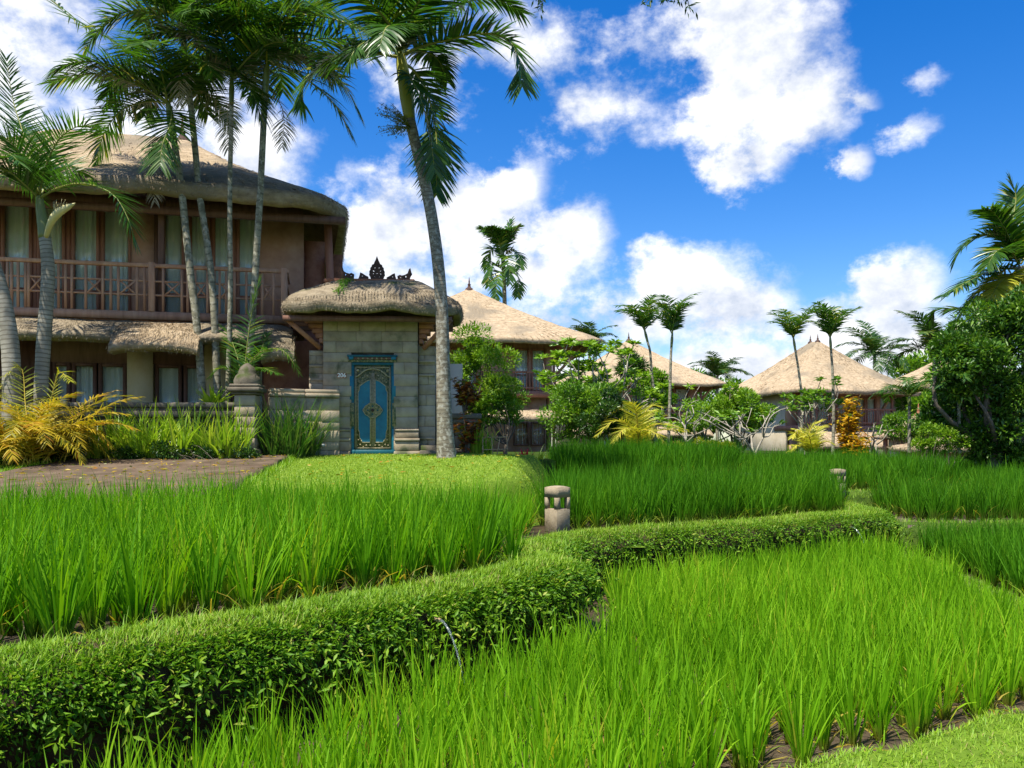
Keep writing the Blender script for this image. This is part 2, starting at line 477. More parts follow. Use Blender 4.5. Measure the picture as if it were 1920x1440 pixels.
def glass_mat(name):
    m, nt, N, Lk = mat(name)
    tr = N.new('ShaderNodeBsdfTransparent'); tr.inputs[0].default_value = (.93, .96, .94, 1)
    gl = N.new('ShaderNodeBsdfGlossy'); gl.inputs['Roughness'].default_value = .02
    fr = N.new('ShaderNodeLayerWeight'); fr.inputs['Blend'].default_value = .5
    pw = N.new('ShaderNodeMath'); pw.operation = 'POWER'; Lk.new(fr.outputs['Facing'], pw.inputs[0]); pw.inputs[1].default_value = 4
    ml = N.new('ShaderNodeMath'); ml.operation = 'MULTIPLY_ADD'; Lk.new(pw.outputs[0], ml.inputs[0]); ml.inputs[1].default_value = .8; ml.inputs[2].default_value = .06
    ms = N.new('ShaderNodeMixShader'); Lk.new(ml.outputs[0], ms.inputs[0]); Lk.new(tr.outputs[0], ms.inputs[1]); Lk.new(gl.outputs[0], ms.inputs[2])
    o = N.new('ShaderNodeOutputMaterial'); Lk.new(ms.outputs[0], o.inputs[0])
    return m

M = {}
# leaves
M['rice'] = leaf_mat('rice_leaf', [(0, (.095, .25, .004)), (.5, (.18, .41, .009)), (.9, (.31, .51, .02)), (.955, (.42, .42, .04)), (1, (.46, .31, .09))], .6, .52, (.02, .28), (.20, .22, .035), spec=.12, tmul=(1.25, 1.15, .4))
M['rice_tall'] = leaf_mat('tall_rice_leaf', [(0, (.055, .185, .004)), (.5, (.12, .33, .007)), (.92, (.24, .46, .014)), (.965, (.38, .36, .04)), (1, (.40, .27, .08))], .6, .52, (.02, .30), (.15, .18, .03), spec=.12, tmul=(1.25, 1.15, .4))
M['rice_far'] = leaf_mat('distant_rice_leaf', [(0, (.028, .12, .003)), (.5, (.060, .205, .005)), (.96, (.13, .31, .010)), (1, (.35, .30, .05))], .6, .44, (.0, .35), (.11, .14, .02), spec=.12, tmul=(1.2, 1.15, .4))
M['grass'] = leaf_mat('lawn_grass', [(0, (.10, .23, .006)), (.5, (.19, .35, .010)), (.9, (.29, .42, .025)), (1, (.34, .28, .10))], .55, .35)
M['lawn_up'] = leaf_mat('upper_lawn_grass', [(0, (.13, .25, .012)), (.5, (.22, .35, .018)), (1, (.33, .42, .045))], .55, .35)
M['bank_leaf'] = leaf_mat('creeper_leaf', [(0, (.036, .115, .006)), (.5, (.10, .235, .010)), (.9, (.22, .36, .02)), (1, (.34, .38, .06))], .5, .36, spec=.25)
M['palm'] = leaf_mat('palm_leaflet', [(0, (.022, .072, .008)), (.6, (.048, .135, .012)), (.9, (.11, .20, .016)), (1, (.28, .28, .03))], .36, .38, spec=.5)
M['palm_dark'] = leaf_mat('dark_palm_leaflet', [(0, (.024, .075, .008)), (.6, (.05, .135, .010)), (.92, (.13, .21, .015)), (1, (.34, .30, .03))], .36, .44, spec=.5)
M['palm_far'] = leaf_mat('coconut_leaflet', [(0, (.02, .065, .012)), (.7, (.045, .11, .016)), (1, (.15, .18, .03))], .4, .3)
M['palm_gold'] = leaf_mat('golden_leaflet', [(0, (.24, .28, .02)), (.5, (.42, .44, .045)), (1, (.58, .50, .06))], .42, .40, tmul=(1.1, 1.1, .5))
M['palm_rust'] = leaf_mat('rust_gold_leaflet', [(0, (.12, .14, .01)), (.35, (.32, .27, .015)), (.7, (.50, .36, .02)), (1, (.36, .16, .015))], .45, .35)
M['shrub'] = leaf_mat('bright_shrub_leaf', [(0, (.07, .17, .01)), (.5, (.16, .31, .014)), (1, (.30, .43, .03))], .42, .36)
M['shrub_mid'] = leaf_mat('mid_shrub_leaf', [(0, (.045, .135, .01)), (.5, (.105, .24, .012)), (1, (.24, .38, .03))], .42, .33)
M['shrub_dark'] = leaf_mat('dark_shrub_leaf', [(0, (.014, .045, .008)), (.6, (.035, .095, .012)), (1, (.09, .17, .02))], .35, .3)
M['tree_leaf'] = leaf_mat('big_tree_leaf', [(0, (.022, .075, .008)), (.5, (.055, .15, .012)), (1, (.16, .28, .025))], .4, .3)
M['shrub_yellow'] = leaf_mat('yellow_shrub_leaf', [(0, (.12, .18, .012)), (.5, (.26, .30, .02)), (1, (.42, .38, .03))], .42, .36)
M['croton'] = leaf_mat('croton_red_leaf', [(0, (.05, .012, .008)), (.35, (.13, .035, .012)), (.6, (.30, .09, .012)), (.85, (.45, .20, .02)), (1, (.20, .26, .02))], .35, .3)
M['croton_gold'] = leaf_mat('croton_gold_leaf', [(0, (.30, .08, .01)), (.4, (.50, .27, .015)), (.8, (.58, .38, .02)), (1, (.14, .22, .02))], .35, .35)
M['lily'] = leaf_mat('lily_leaf', [(0, (.09, .21, .012)), (.5, (.22, .37, .02)), (1, (.44, .52, .06))], .35, .38)
M['reed'] = leaf_mat('reed_leaf', [(0, (.025, .09, .012)), (.5, (.06, .17, .02)), (1, (.20, .26, .06))], .4, .34)
M['red_flower'] = leaf_mat('red_petal', [(0, (.45, .01, .02)), (1, (.6, .02, .03))], .4, .3)
M['white_petal'] = leaf_mat('white_petal', [(0, (.7, .7, .66)), (1, (.8, .8, .78))], .4, .3)
# built things
M['thatch'] = solid_mat('thatch', [(.22, (.19, .14, .088)), (.5, (.39, .30, .195)), (.78, (.55, .44, .30))], 5, .95, .9, 26, (1, 1, 2.2), .05, .35, spots=((.25, .205, .145), .55, .53), bdist=.05)
M['thatch_old'] = solid_mat('old_thatch', [(.25, (.13, .105, .07)), (.5, (.275, .225, .155)), (.78, (.42, .35, .25))], 4, .95, .9, 24, (1, 1, 2.2), .05, .35, spots=((.07, .095, .03), 1.6, .60), bdist=.05)
M['straw'] = leaf_mat('straw', [(0, (.23, .17, .105)), (.5, (.42, .325, .21)), (1, (.60, .48, .325))], .8, .08, spec=.1, tmul=(1, 1, 1))
M['straw_old'] = leaf_mat('old_straw', [(0, (.16, .13, .085)), (.5, (.32, .265, .185)), (1, (.48, .40, .29))], .8, .08, spec=.1, tmul=(1, 1, 1))
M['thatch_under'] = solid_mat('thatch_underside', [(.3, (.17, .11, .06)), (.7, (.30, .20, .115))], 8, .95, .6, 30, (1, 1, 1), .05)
M['brick'] = solid_mat('red_brick', [(.25, (.27, .115, .075)), (.5, (.40, .185, .125)), (.8, (.52, .28, .195))], 5, .9, .35, 40, (1, 1, 1), .15, .25)
M['plaster_red'] = solid_mat('terracotta_plaster', [(.25, (.42, .22, .155)), (.5, (.54, .31, .22)), (.8, (.63, .40, .30))], 3, .9, .25, 30, (1, 1, 1), .15)
M['plaster'] = solid_mat('cream_plaster', [(.25, (.44, .34, .17)), (.5, (.55, .44, .25)), (.8, (.62, .52, .33))], 3, .9, .25, 30)
M['plaster_pale'] = solid_mat('pale_plaster', [(.25, (.48, .40, .27)), (.5, (.60, .51, .37)), (.8, (.68, .60, .46))], 2, .9, .2, 25)
M['wood'] = solid_mat('brown_wood', [(.25, (.21, .085, .055)), (.5, (.36, .16, .105)), (.8, (.46, .235, .16))], 4, .65, .3, 30, (3, 3, .4), .3, .2)
M['wood_light'] = solid_mat('light_brown_wood', [(.25, (.33, .155, .09)), (.5, (.48, .255, .155)), (.8, (.58, .35, .225))], 4, .65, .3, 30, (3, 3, .4), .3, .2)
M['wood_dark'] = solid_mat('dark_brown_wood', [(.25, (.085, .04, .028)), (.5, (.15, .075, .052)), (.8, (.22, .115, .08))], 4, .6, .3, 30, (3, 3, .4), .3, .2)
M['stone'] = solid_mat('grey_paras_stone', [(.22, (.18, .142, .095)), (.5, (.325, .268, .188)), (.8, (.44, .372, .27))], 3.2, .92, .45, 45, (1, 1, 1), .12, .13, spots=((.11, .115, .065), 2.3, .58))
M['stone_dark'] = solid_mat('mossy_dark_stone', [(.22, (.055, .048, .035)), (.5, (.125, .108, .08)), (.8, (.21, .185, .14))], 4, .95, .55, 35, (1, 1, 1), .1, .2, spots=((.055, .075, .02), 3, .54))
M['concrete'] = solid_mat('lantern_stone', [(.25, (.17, .135, .085)), (.5, (.28, .225, .15)), (.8, (.36, .30, .205))], 8, .95, .5, 60, (1, 1, 1), .1, 0, spots=((.10, .10, .04), 5, .58))
M['path'] = solid_mat('brown_path', [(.25, (.055, .038, .026)), (.5, (.115, .082, .056)), (.8, (.19, .142, .10))], 2.6, .95, .8, 22, (1, 1, 1), .1, .2, spots=((.07, .055, .035), 1.1, .58))
M['mud'] = solid_mat('wet_mud', [(.25, (.028, .018, .010)), (.5, (.06, .040, .022)), (.8, (.12, .085, .045))], 5, .55, .6, 20, (1, 1, 1), .4, 0, bdist=.04)
M['soil'] = solid_mat('dark_soil', [(.25, (.022, .016, .009)), (.5, (.05, .036, .02)), (.8, (.09, .065, .035))], 6, .95, .8, 20, (1, 1, 1), .1, 0, bdist=.05)
M['turf'] = solid_mat('turf', [(.25, (.06, .11, .012)), (.5, (.11, .185, .018)), (.8, (.17, .24, .03))], 7, .95, .6, 40, (1, 1, 1), .05)
M['turf_dark'] = solid_mat('dark_turf', [(.25, (.025, .05, .010)), (.5, (.05, .09, .014)), (.8, (.09, .13, .02))], 6, .95, .6, 40, (1, 1, 1), .05)
M['bark_pale'] = ring_mat('pale_ringed_bark', [(.3, (.17, .155, .115)), (.7, (.34, .32, .26))], .07, (.13, .115, .08), 13)
M['bark_big'] = ring_mat('mottled_palm_bark', [(.3, (.085, .07, .045)), (.7, (.25, .215, .15))], .05, (.085, .068, .045), 15, (.31, .295, .24))
M['bark_slim'] = ring_mat('slim_palm_bark', [(.3, (.085, .08, .045)), (.7, (.29, .265, .18))], .05, (.085, .078, .048), 7, (.33, .31, .24))
M['bark'] = solid_mat('tree_bark', [(.25, (.05, .04, .028)), (.5, (.11, .09, .065)), (.8, (.19, .165, .125))], 8, .9, .5, 30)
M['bark_grey'] = solid_mat('frangipani_bark', [(.25, (.20, .175, .13)), (.5, (.31, .28, .22)), (.8, (.40, .37, .30))], 8, .85, .3, 30)
M['crownshaft'] = solid_mat('yellow_green_crownshaft', [(.25, (.20, .21, .035)), (.5, (.32, .32, .06)), (.8, (.42, .40, .10))], 2, .4, .1, 10, (3, 3, .5), .4)
M['crownshaft_g'] = solid_mat('green_crownshaft', [(.25, (.09, .115, .03)), (.5, (.15, .18, .055)), (.8, (.22, .24, .09))], 2, .4, .1, 10, (3, 3, .5), .4)
M['rachis'] = solid_mat('frond_stalk', [(.3, (.12, .15, .03)), (.7, (.26, .26, .06))], 3, .5, 0)
M['rachis_gold'] = solid_mat('golden_stalk', [(.3, (.40, .28, .03)), (.7, (.52, .40, .05))], 3, .5, 0)
M['spathe'] = solid_mat('pale_spathe', [(.3, (.42, .37, .16)), (.7, (.58, .52, .27))], 4, .5, .1)
M['fruit'] = solid_mat('grey_green_fruit', [(.3, (.10, .13, .09)), (.7, (.22, .26, .19))], 12, .6, 0)
M['curtain'] = solid_mat('white_curtain', [(.3, (.76, .78, .73)), (.7, (.84, .85, .81))], 3, .9, 0)
M['glass'] = glass_mat('window_glass')
M['blue'] = solid_mat('teal_blue_paint', [(.25, (.004, .095, .155)), (.5, (.008, .14, .21)), (.8, (.016, .19, .26))], 5, .5, .25, 30, (1, 1, 1), .35, spots=((.03, .12, .13), 9, .60))
M['teal'] = solid_mat('dark_teal_paint', [(.25, (.004, .05, .075)), (.5, (.008, .09, .115)), (.8, (.015, .13, .15))], 6, .5, .2, 30)
M['gold'] = solid_mat('worn_gold_carving', [(.25, (.20, .16, .08)), (.5, (.38, .32, .18)), (.8, (.55, .48, .31))], 30, .5, .6, 60, (1, 1, 1), .4, .3)
M['carve'] = solid_mat('painted_carving', [(.25, (.02, .05, .03)), (.45, (.09, .11, .045)), (.6, (.30, .25, .12)), (.75, (.10, .04, .02))], 22, .6, .8, 50)
M['ridge_tile'] = solid_mat('dark_ridge_terracotta', [(.25, (.035, .022, .018)), (.5, (.07, .04, .03)), (.8, (.13, .065, .04))], 8, .85, .4, 40)
M['terracotta'] = solid_mat('terracotta', [(.25, (.16, .06, .03)), (.5, (.27, .11, .055)), (.8, (.36, .16, .085))], 8, .85, .3, 40)
M['white'] = solid_mat('white_paint', [(.3, (.72, .70, .66)), (.7, (.80, .78, .74))], 8, .6, 0)
M['metal'] = solid_mat('grey_metal', [(.3, (.10, .10, .10)), (.7, (.2, .2, .2))], 8, .4, 0, metal=.6)
M['bamboo'] = solid_mat('bamboo', [(.25, (.22, .14, .06)), (.5, (.34, .235, .11)), (.8, (.42, .32, .17))], 6, .6, .2, 30)
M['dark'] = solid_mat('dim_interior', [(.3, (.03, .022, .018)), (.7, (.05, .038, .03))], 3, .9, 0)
def water_mat():
    m, nt, N, Lk = mat('running_water')
    b = N.new('ShaderNodeBsdfPrincipled'); b.inputs['Base Color'].default_value = (.75, .82, .84, 1); b.inputs['Roughness'].default_value = .12
    b.inputs['Transmission Weight'].default_value = .92; b.inputs['IOR'].default_value = 1.33
    o = N.new('ShaderNodeOutputMaterial'); Lk.new(b.outputs[0], o.inputs[0]); return m
M['water'] = water_mat()
# ================================================================== TERRAIN
def resample(pts, step):
    p = np.asarray(pts, float)
    q = spline(p, len(p) * 12)
    d = np.concatenate([[0], np.cumsum(np.linalg.norm(np.diff(q, axis=0), axis=1))])
    s = np.arange(0, d[-1], step)
    return np.stack([np.interp(s, d, q[:, k]) for k in range(q.shape[1])], 1)

# ground sheet to the horizon
g = G(); n = 8
prism(g, [(-900, -60), (900, -60), (900, 1500), (-900, 1500)], E - 2.6, E - 2.05)
g.build('ground', M['turf_dark'], label='flat green ground reaching to the horizon behind the houses', cat='ground', kind='structure')

# lower paddy floor
g = G(); prism(g, [(-9, -1), (16, -1), (16, 14.6), (-9, 14.6)], E - 2.04, E - 1.75)
g.build('lower_paddy_floor', M['mud'], label='wet brown mud floor of the lower rice paddy', cat='paddy', kind='structure')

# edge of the upper terrace (dike line), seen from above
EDGE1 = [(-7.2, -0.3), (-4.6, 2.0), (-2.46, 4.1), (-1.68, 4.8), (-.61, 6.1), (.25, 7.15), (.56, 7.62), (.55, 8.05), (.36, 8.40), (.15, 8.7)]
EDGE2 = [(.22, 8.55), (.42, 8.9), (.60, 9.4), (1.0, 10.1), (3.1, 11.5), (5.1, 12.9), (5.9, 13.6), (6.2, 14.4), (6.25, 15.6)]
UP = -1.15
g = G(); prism(g, [(x - .25, y + .22) for x, y in EDGE1[:-2] + EDGE2[1:]] + [(6.2, 19), (-14, 19), (-14, -.3)], E - 2.04, E + UP)
g.build('upper_paddy_floor', M['mud'], label='dark mud floor of the upper rice terrace', cat='paddy', kind='structure')

# dikes: lofted bank with a bulging, overhanging planted face
SEC = [(-.66, -1.24), (-.54, -1.10), (-.30, -1.06), (-.05, -1.085), (.06, -1.16), (.11, -1.27), (.05, -1.45), (-.02, -1.62), (.02, -1.80)]
def dike(name, edge, label, dens_leaf, dens_grass, shift=0.0, height=0.0):
    c = resample(edge, .12)
    t = np.gradient(c, axis=0); t /= np.linalg.norm(t, axis=1)[:, None]
    out = np.stack([t[:, 1], -t[:, 0]], 1)
    n, k = len(c), len(SEC)
    V = np.zeros((n, k, 3))
    for j, (o, z) in enumerate(SEC):
        w = fnoise(c[:, 0] * 2.2 + j, c[:, 1] * 2.2, 1.1, j * .3) * .05
        oo = o + w * (1 if o > -.1 else .4)
        V[:, j, 0] = c[:, 0] + out[:, 0] * oo; V[:, j, 1] = c[:, 1] + out[:, 1] * oo
        V[:, j, 2] = E + z + fnoise(c[:, 0], c[:, 1], 1.7, 3) * .025 * (1 if z > -1.3 else 0) + (height if z > -1.3 else 0)
    f = []
    for i in range(n - 1):
        for j in range(k - 1):
            f.append((i * k + j, (i + 1) * k + j, (i + 1) * k + j + 1, i * k + j + 1))
    g = G(); g.add(V.reshape(-1, 3), f)
    g.add(V[0], [tuple(range(k))]); g.add(V[-1], [tuple(range(k - 1, -1, -1))])
    o = g.build(name, M['soil'], smooth=True, label=label, cat='dike', kind='structure')
    # leaves on the face and the shoulder, short grass on the top
    gl, gg = G(), G()
    seg = np.linalg.norm(np.diff(c, axis=0), axis=1).sum()
    def surf(N, j0, j1):
        s = rng.uniform(0, n - 1.001, N); u = rng.uniform(j0, j1 - .001, N)
        i = s.astype(int); a = (s - i)[:, None]; j = u.astype(int); b = (u - j)[:, None]
        p = (V[i, j] * (1 - a) + V[i + 1, j] * a) * (1 - b) + (V[i, j + 1] * (1 - a) + V[i + 1, j + 1] * a) * b
        o3 = np.concatenate([out[i], np.zeros((N, 1))], 1)
        return p, o3, t[i], u
    N = int(seg * dens_leaf)
    p, o3, tt, u = surf(N, 1.9, 7.4)
    sk = (u > 3.0) | (rng.uniform(size=N) < .45); p, o3, u = p[sk], o3[sk], u[sk]; N = len(p)
    keep = rng.uniform(size=N) < np.clip(1.0 - (u - 4.6) * .42, .10, 1)
    keep &= fnoise(p[:, 0] * 3, p[:, 2] * 4 + p[:, 1] * 3, 2.0, 5) > -.55
    p, o3, u = p[keep], o3[keep], u[keep]; N = len(p)
    hang = np.clip((u - 3.2) / 3, 0, 1)[:, None]
    d = o3 * (.9) + np.array([0, 0, 1.0]) * (.55 - hang * 1.0) + rng.normal(size=(N, 3)) * .55
    p = p + o3 * rng.uniform(0, .08, (N, 1))
    leaves(gl, p, d, rng.uniform(.022, .060, N), rng.uniform(.009, .022, N), np.clip(rng.normal(.5 - hang[:, 0] * .15, .25), 0, 1))
    # trailing sprigs with small paired leaves
    K = int(seg * dens_leaf / 90)
    p, o3, tt, u = surf(K, 3.2, 5.6)
    for q, oo in zip(p, o3):
        L = rng.uniform(.10, .28); side = rng.normal(size=3) * .5; side[2] *= .3
        dirv = oo * .75 + side + np.array([0, 0, rng.uniform(-.9, .1)])
        pts = np.array([q + dirv * L * a + np.array([0, 0, -.25 * L * a * a]) for a in np.linspace(0, 1, 6)])
        m_ = 10; a = rng.integers(1, 6, m_)
        leaves(gl, pts[a], np.cross(dirv, rng.normal(size=(m_, 3))) + dirv * .5, rng.uniform(.04, .08, m_), .022, np.clip(rng.normal(.62, .2, m_), 0, 1))
    gl.build('creeper_leaves' , M['bank_leaf'], label='small glossy creeper leaves hanging over the face of the ' + name.replace('_', ' ') + label_tail[name], cat='ground cover', kind='stuff')
    N = int(seg * dens_grass)
    p, o3, tt, u = surf(N, .3, 4.3)
    keep = rng.uniform(size=N) < np.clip(1.6 - np.maximum(0, u - 2.6) * .8, .1, 1) * np.where(fnoise(p[:, 0] * 2.5, p[:, 1] * 2.5, 1.6, 9) < -.62, .25, 1)
    p = p[keep]; N = len(p)
    blades(gg, p, rng.uniform(0, 6.28, N), rng.uniform(.1, .7, N), rng.uniform(.2, 1.3, N), rng.uniform(.02, .075, N) * (1 + 1.3 * (rng.uniform(size=N) < .05)), rng.uniform(.004, .009, N), 2, np.clip(rng.normal(.5, .25, N) + fnoise(p[:, 0], p[:, 1], 3, 2) * .2, 0, 1))
    gg.build('short_grass', M['grass'], label='short bright grass along the top of the ' + name.replace('_', ' ') + label_tail[name], cat='grass', kind='stuff')
label_tail = {'near_dike': ' in the left foreground', 'far_dike': ' below the stone lantern'}
dike('near_dike', EDGE1, 'curved earth dike with an overhanging planted face, running from the left foreground', 5600, 6500)
dike('far_dike', EDGE2, 'long earth dike with leafy face running right from the stone lantern', 2300, 4200)

# near lawn, lower right
LAWN = [(1.18, 4.22), (2.1, 4.72), (3.2, 5.34), (4.2, 5.95), (6.5, 7.0), (9, 6), (9, -1), (-1, -1), (.1, 3.55)]
xs = np.linspace(-1, 9, 90); ys = np.linspace(1, 7.2, 66)
g = G(); gx, gy = np.meshgrid(xs, ys)
def lawn_dist(x, y):
    # distance inside the slanted edge
    nx, ny = .485, -.875
    return (x - 1.18) * nx + (y - 4.22) * ny + .04 * np.sin(x * 5) + .03 * np.sin(x * 11 + 1)
d = lawn_dist(gx, gy)
gz = E - 1.86 + .24 * np.clip((d + .12) / .2, 0, 1) ** .7 + .012 * fnoise(gx * 2, gy * 2, 1.3)
nx_, ny_ = len(xs), len(ys)
idx = np.arange(nx_ * ny_).reshape(ny_, nx_)
f = np.stack([idx[:-1, :-1], idx[:-1, 1:], idx[1:, 1:], idx[1:, :-1]], -1).reshape(-1, 4)
g.add(np.stack([gx, gy, gz], -1).reshape(-1, 3), f)
g.build('near_lawn', M['turf'], smooth=True, label='close-cut lawn in the bottom right corner', cat='lawn', kind='structure')
N = 42000
p = np.stack([rng.uniform(.4, 5, N), rng.uniform(3.2, 6.6, N)], 1)
dd = lawn_dist(p[:, 0], p[:, 1])
p = p[(dd > -.05)]; dd = dd[dd > -.05]
z = E - 1.86 + .24 * np.clip((dd + .12) / .2, 0, 1) ** .7
kv = in_view(p, z); p, z = p[kv], z[kv]; N = len(p)
gg = G(); blades(gg, np.c_[p, z], rng.uniform(0, 6.28, N), rng.uniform(.2, .9, N), rng.uniform(.2, 1.2, N), rng.uniform(.025, .06, N), rng.uniform(.004, .008, N), 2, np.clip(rng.normal(.6, .22, N), 0, 1))
gg.build('lawn_grass', M['grass'], label='short light green grass of the lawn in the bottom right corner', cat='grass', kind='stuff')

# small bund between the lower paddy and the paddy at the right edge
def bund(name, line, w, z0, z1, label, grass=900, mat_='turf_dark'):
    c = resample(line, .2); t = np.gradient(c, axis=0); t /= np.linalg.norm(t, axis=1)[:, None]; out = np.stack([t[:, 1], -t[:, 0]], 1)
    sec = [(w, z0), (w * .8, z0 + (z1 - z0) * .7), (w * .4, z1), (-w * .4, z1), (-w * .8, z0 + (z1 - z0) * .7), (-w, z0)]
    V = np.zeros((len(c), 6, 3))
    for j, (o, z) in enumerate(sec):
        oo = o + fnoise(c[:, 0], c[:, 1], 2, j) * .05
        V[:, j, :2] = c + out * oo[:, None]; V[:, j, 2] = E + z + fnoise(c[:, 0] + j, c[:, 1], 2.2) * .02 * (z > z0)
    f = [(i * 6 + j, i * 6 + j + 1, (i + 1) * 6 + j + 1, (i + 1) * 6 + j) for i in range(len(c) - 1) for j in range(5)]
    g = G(); g.add(V.reshape(-1, 3), [x[::-1] for x in f]); g.build(name, M[mat_], smooth=True, label=label, cat='bund', kind='structure')
    L = np.linalg.norm(np.diff(c, axis=0), axis=1).sum(); N = int(L * grass)
    i = rng.integers(0, len(c) - 1, N); j = rng.integers(0, 5, N); a = rng.uniform(size=(N, 1)); b = rng.uniform(size=(N, 1))
    p = (V[i, j] * (1 - a) + V[i + 1, j] * a) * (1 - b) + (V[i, j + 1] * (1 - a) + V[i + 1, j + 1] * a) * b
    gg = G(); blades(gg, p, rng.uniform(0, 6.28, N), rng.uniform(.1, .8, N), rng.uniform(.2, 1.2, N), rng.uniform(.04, .11, N), rng.uniform(.006, .012, N), 2, np.clip(rng.normal(.35, .25, N), 0, 1))
    gg.build('bund_grass', M['grass'], label='short grass growing on the ' + label, cat='grass', kind='stuff')
bund('paddy_bund', [(4.6, 6.9), (5.2, 8.4), (5.45, 10.2), (5.7, 11.8), (6.0, 12.9)], .26, -1.82, -1.66, 'low bund curving between the lower paddies at the right')

# terraces on the right
g = G(); prism(g, [(6.45, 13.9), (9, 14.25), (16, 15.2), (40, 20), (40, 60), (12, 60), (10.9, 22), (9.6, 17.9), (6.6, 17.9)], E - 2.04, E - 1.30)
g.build('right_paddy_floor', M['mud'], label='mud floor of the rice paddy at the right edge', cat='paddy', kind='structure')
bund('terrace_bund', [(6.35, 14.1), (7.5, 13.95), (9, 14.2), (12, 14.7), (16, 15.3)], .26, -1.75, -1.27, 'grassy terrace bund in front of the right paddy', 1100)
g = G(); prism(g, [(-1, 17.6), (6.2, 17.3), (10.4, 18.3), (10.9, 21), (11, 30), (-1, 30)], E - 2.04, E - .98)
g.build('back_paddy_floor', M['mud'], label='mud floor of the rearmost rice terrace below the gardens', cat='paddy', kind='structure')
bund('back_bund', [(5.9, 17.25), (7.2, 17.35), (8.8, 17.75), (10.5, 18.4), (11, 20.5)], .34, -1.35, -.93, 'grassy bund below the rearmost rice terrace', 900)
# garden level behind
g = G(); prism(g, [(-40, 17.3), (-4, 17.3), (.9, 17.5), (.9, 26), (12, 29), (14, 40), (30, 95), (-40, 95)], E - 2.04, E - .32)
g.build('garden_terrace', M['turf_dark'], label='garden ground around the thatched houses', cat='garden', kind='structure')
g = G(); prism(g, [(.92, 16.4), (4.4, 17.2), (5.6, 19), (5.8, 25.9), (.92, 25.7)], E - 2.03, E - .66)
g.build('rice_mound_floor', M['mud'], label='raised soil bed under the rice beside the lawn', cat='paddy', kind='structure')

# upper lawn, sloping down from the gate to the left paddy
def lawn_h(x, y):
    x = np.asarray(x, float); y = np.asarray(y, float)
    top = -.20 - .40 * np.clip((17.2 - y) / 6.2, 0, 1) ** 1.25 + .03 * fnoise(x, y, .8, 4) + .10 * np.exp(-((x + .6) ** 2 / 3 + (y - 14.3) ** 2 / 4))
    rb = .55 + (y - 15) * .09 + .12 * np.sin(y * 1.6)            # right boundary
    fb = 11.0 + .15 * np.sin(x * 1.3) + np.clip(x + .8, 0, 2) * 1.2   # front boundary
    dd = np.minimum(rb - x, y - fb)
    s = np.clip((dd + .35) / .8, 0, 1); s = s * s * (3 - 2 * s)
    return E + top * s + (-1.22) * (1 - s)
xs = np.linspace(-13, 1.6, 140); ys = np.linspace(10.2, 17.9, 80)
gx, gy = np.meshgrid(xs, ys); gz = lawn_h(gx, gy)
idx = np.arange(gx.size).reshape(gx.shape)
f = np.stack([idx[:-1, :-1], idx[:-1, 1:], idx[1:, 1:], idx[1:, :-1]], -1).reshape(-1, 4)
g = G(); g.add(np.stack([gx, gy, gz], -1).reshape(-1, 3), f)
g.build('upper_lawn', M['turf'], smooth=True, label='sunny sloping lawn in front of the blue door', cat='lawn', kind='structure')
PATH = [(-7.7, 17.1), (-4.35, 17.0), (-4.0, 14.6), (-3.75, 11.9), (-3.7, 10.8), (-6.6, 10.6), (-7.6, 12.4), (-7.75, 14.5)]
N = 60000
p = np.stack([rng.uniform(-9.5, 1.3, N), rng.uniform(10.6, 17.2, N)], 1)
p = p[~in_poly(p, PATH)]; z = lawn_h(p[:, 0], p[:, 1]); kv = in_view(p, z); p, z = p[kv], z[kv]; N = len(p)
gg = G(); blades(gg, np.c_[p, z], rng.uniform(0, 6.28, N), rng.uniform(.1, .8, N), rng.uniform(.2, 1.2, N), rng.uniform(.018, .042, N), rng.uniform(.008, .014, N), 2, np.clip(rng.normal(.55, .22, N) + .25 * fnoise(p[:, 0], p[:, 1], 1.3, 6), 0, 1))
gg.build('upper_lawn_grass', M['lawn_up'], label='short yellow-green grass on the lawn before the blue door', cat='grass', kind='stuff')
# path slab
pp = np.asarray(PATH)
g = G(); k = 22
for i in range(k):
    pass
xs = np.linspace(-7.9, -3.6, 40); ys = np.linspace(10.6, 17.1, 60)
gx, gy = np.meshgrid(xs, ys)
inside = in_poly(np.stack([gx.ravel(), gy.ravel()], 1), PATH).reshape(gx.shape)
# map the grid between the left and right path borders instead of clipping it
yl = [10.55, 12.4, 14.5, 17.1]; xl = [-7.4, -7.6, -7.7, -7.75]; yr = [10.55, 11.9, 14.6, 17.1]; xr = [-3.66, -3.72, -3.98, -4.35]
u = np.linspace(0, 1, 40)[None, :]; Yg = np.linspace(10.55, 17.1, 60)[:, None] + 0 * u
L_ = np.interp(Yg[:, 0], yl, xl)[:, None]; R_ = np.interp(Yg[:, 0], yr, xr)[:, None]
Xg = L_ * (1 - u) + R_ * u + .03 * np.sin(Yg * 5)
base = E - .20 - .40 * np.clip((17.2 - Yg) / 6.2, 0, 1) ** 1.25
Zg = base + .07 + .01 * fnoise(Xg, Yg, 2.1, 3)
idx = np.arange(Xg.size).reshape(Xg.shape); o_ = Xg.size
f = np.stack([idx[:-1, :-1], idx[:-1, 1:], idx[1:, 1:], idx[1:, :-1]], -1).reshape(-1, 4)
rim = np.concatenate([idx[0, :], idx[1:, -1], idx[-1, -2::-1], idx[-2:0:-1, 0]])
top = np.stack([Xg, Yg, Zg], -1).reshape(-1, 3)
low = top[rim] - np.array([0, 0, .5])
rn = len(rim); fs = np.stack([rim, o_ + np.arange(rn), o_ + (np.arange(rn) + 1) % rn, np.roll(rim, -1)], 1)
g = G(); g.add(np.vstack([top, low]), np.vstack([f, fs]))
g.build('path', M['path'], label='brown earth and stone path leading up to the left of the gate', cat='path', kind='structure')

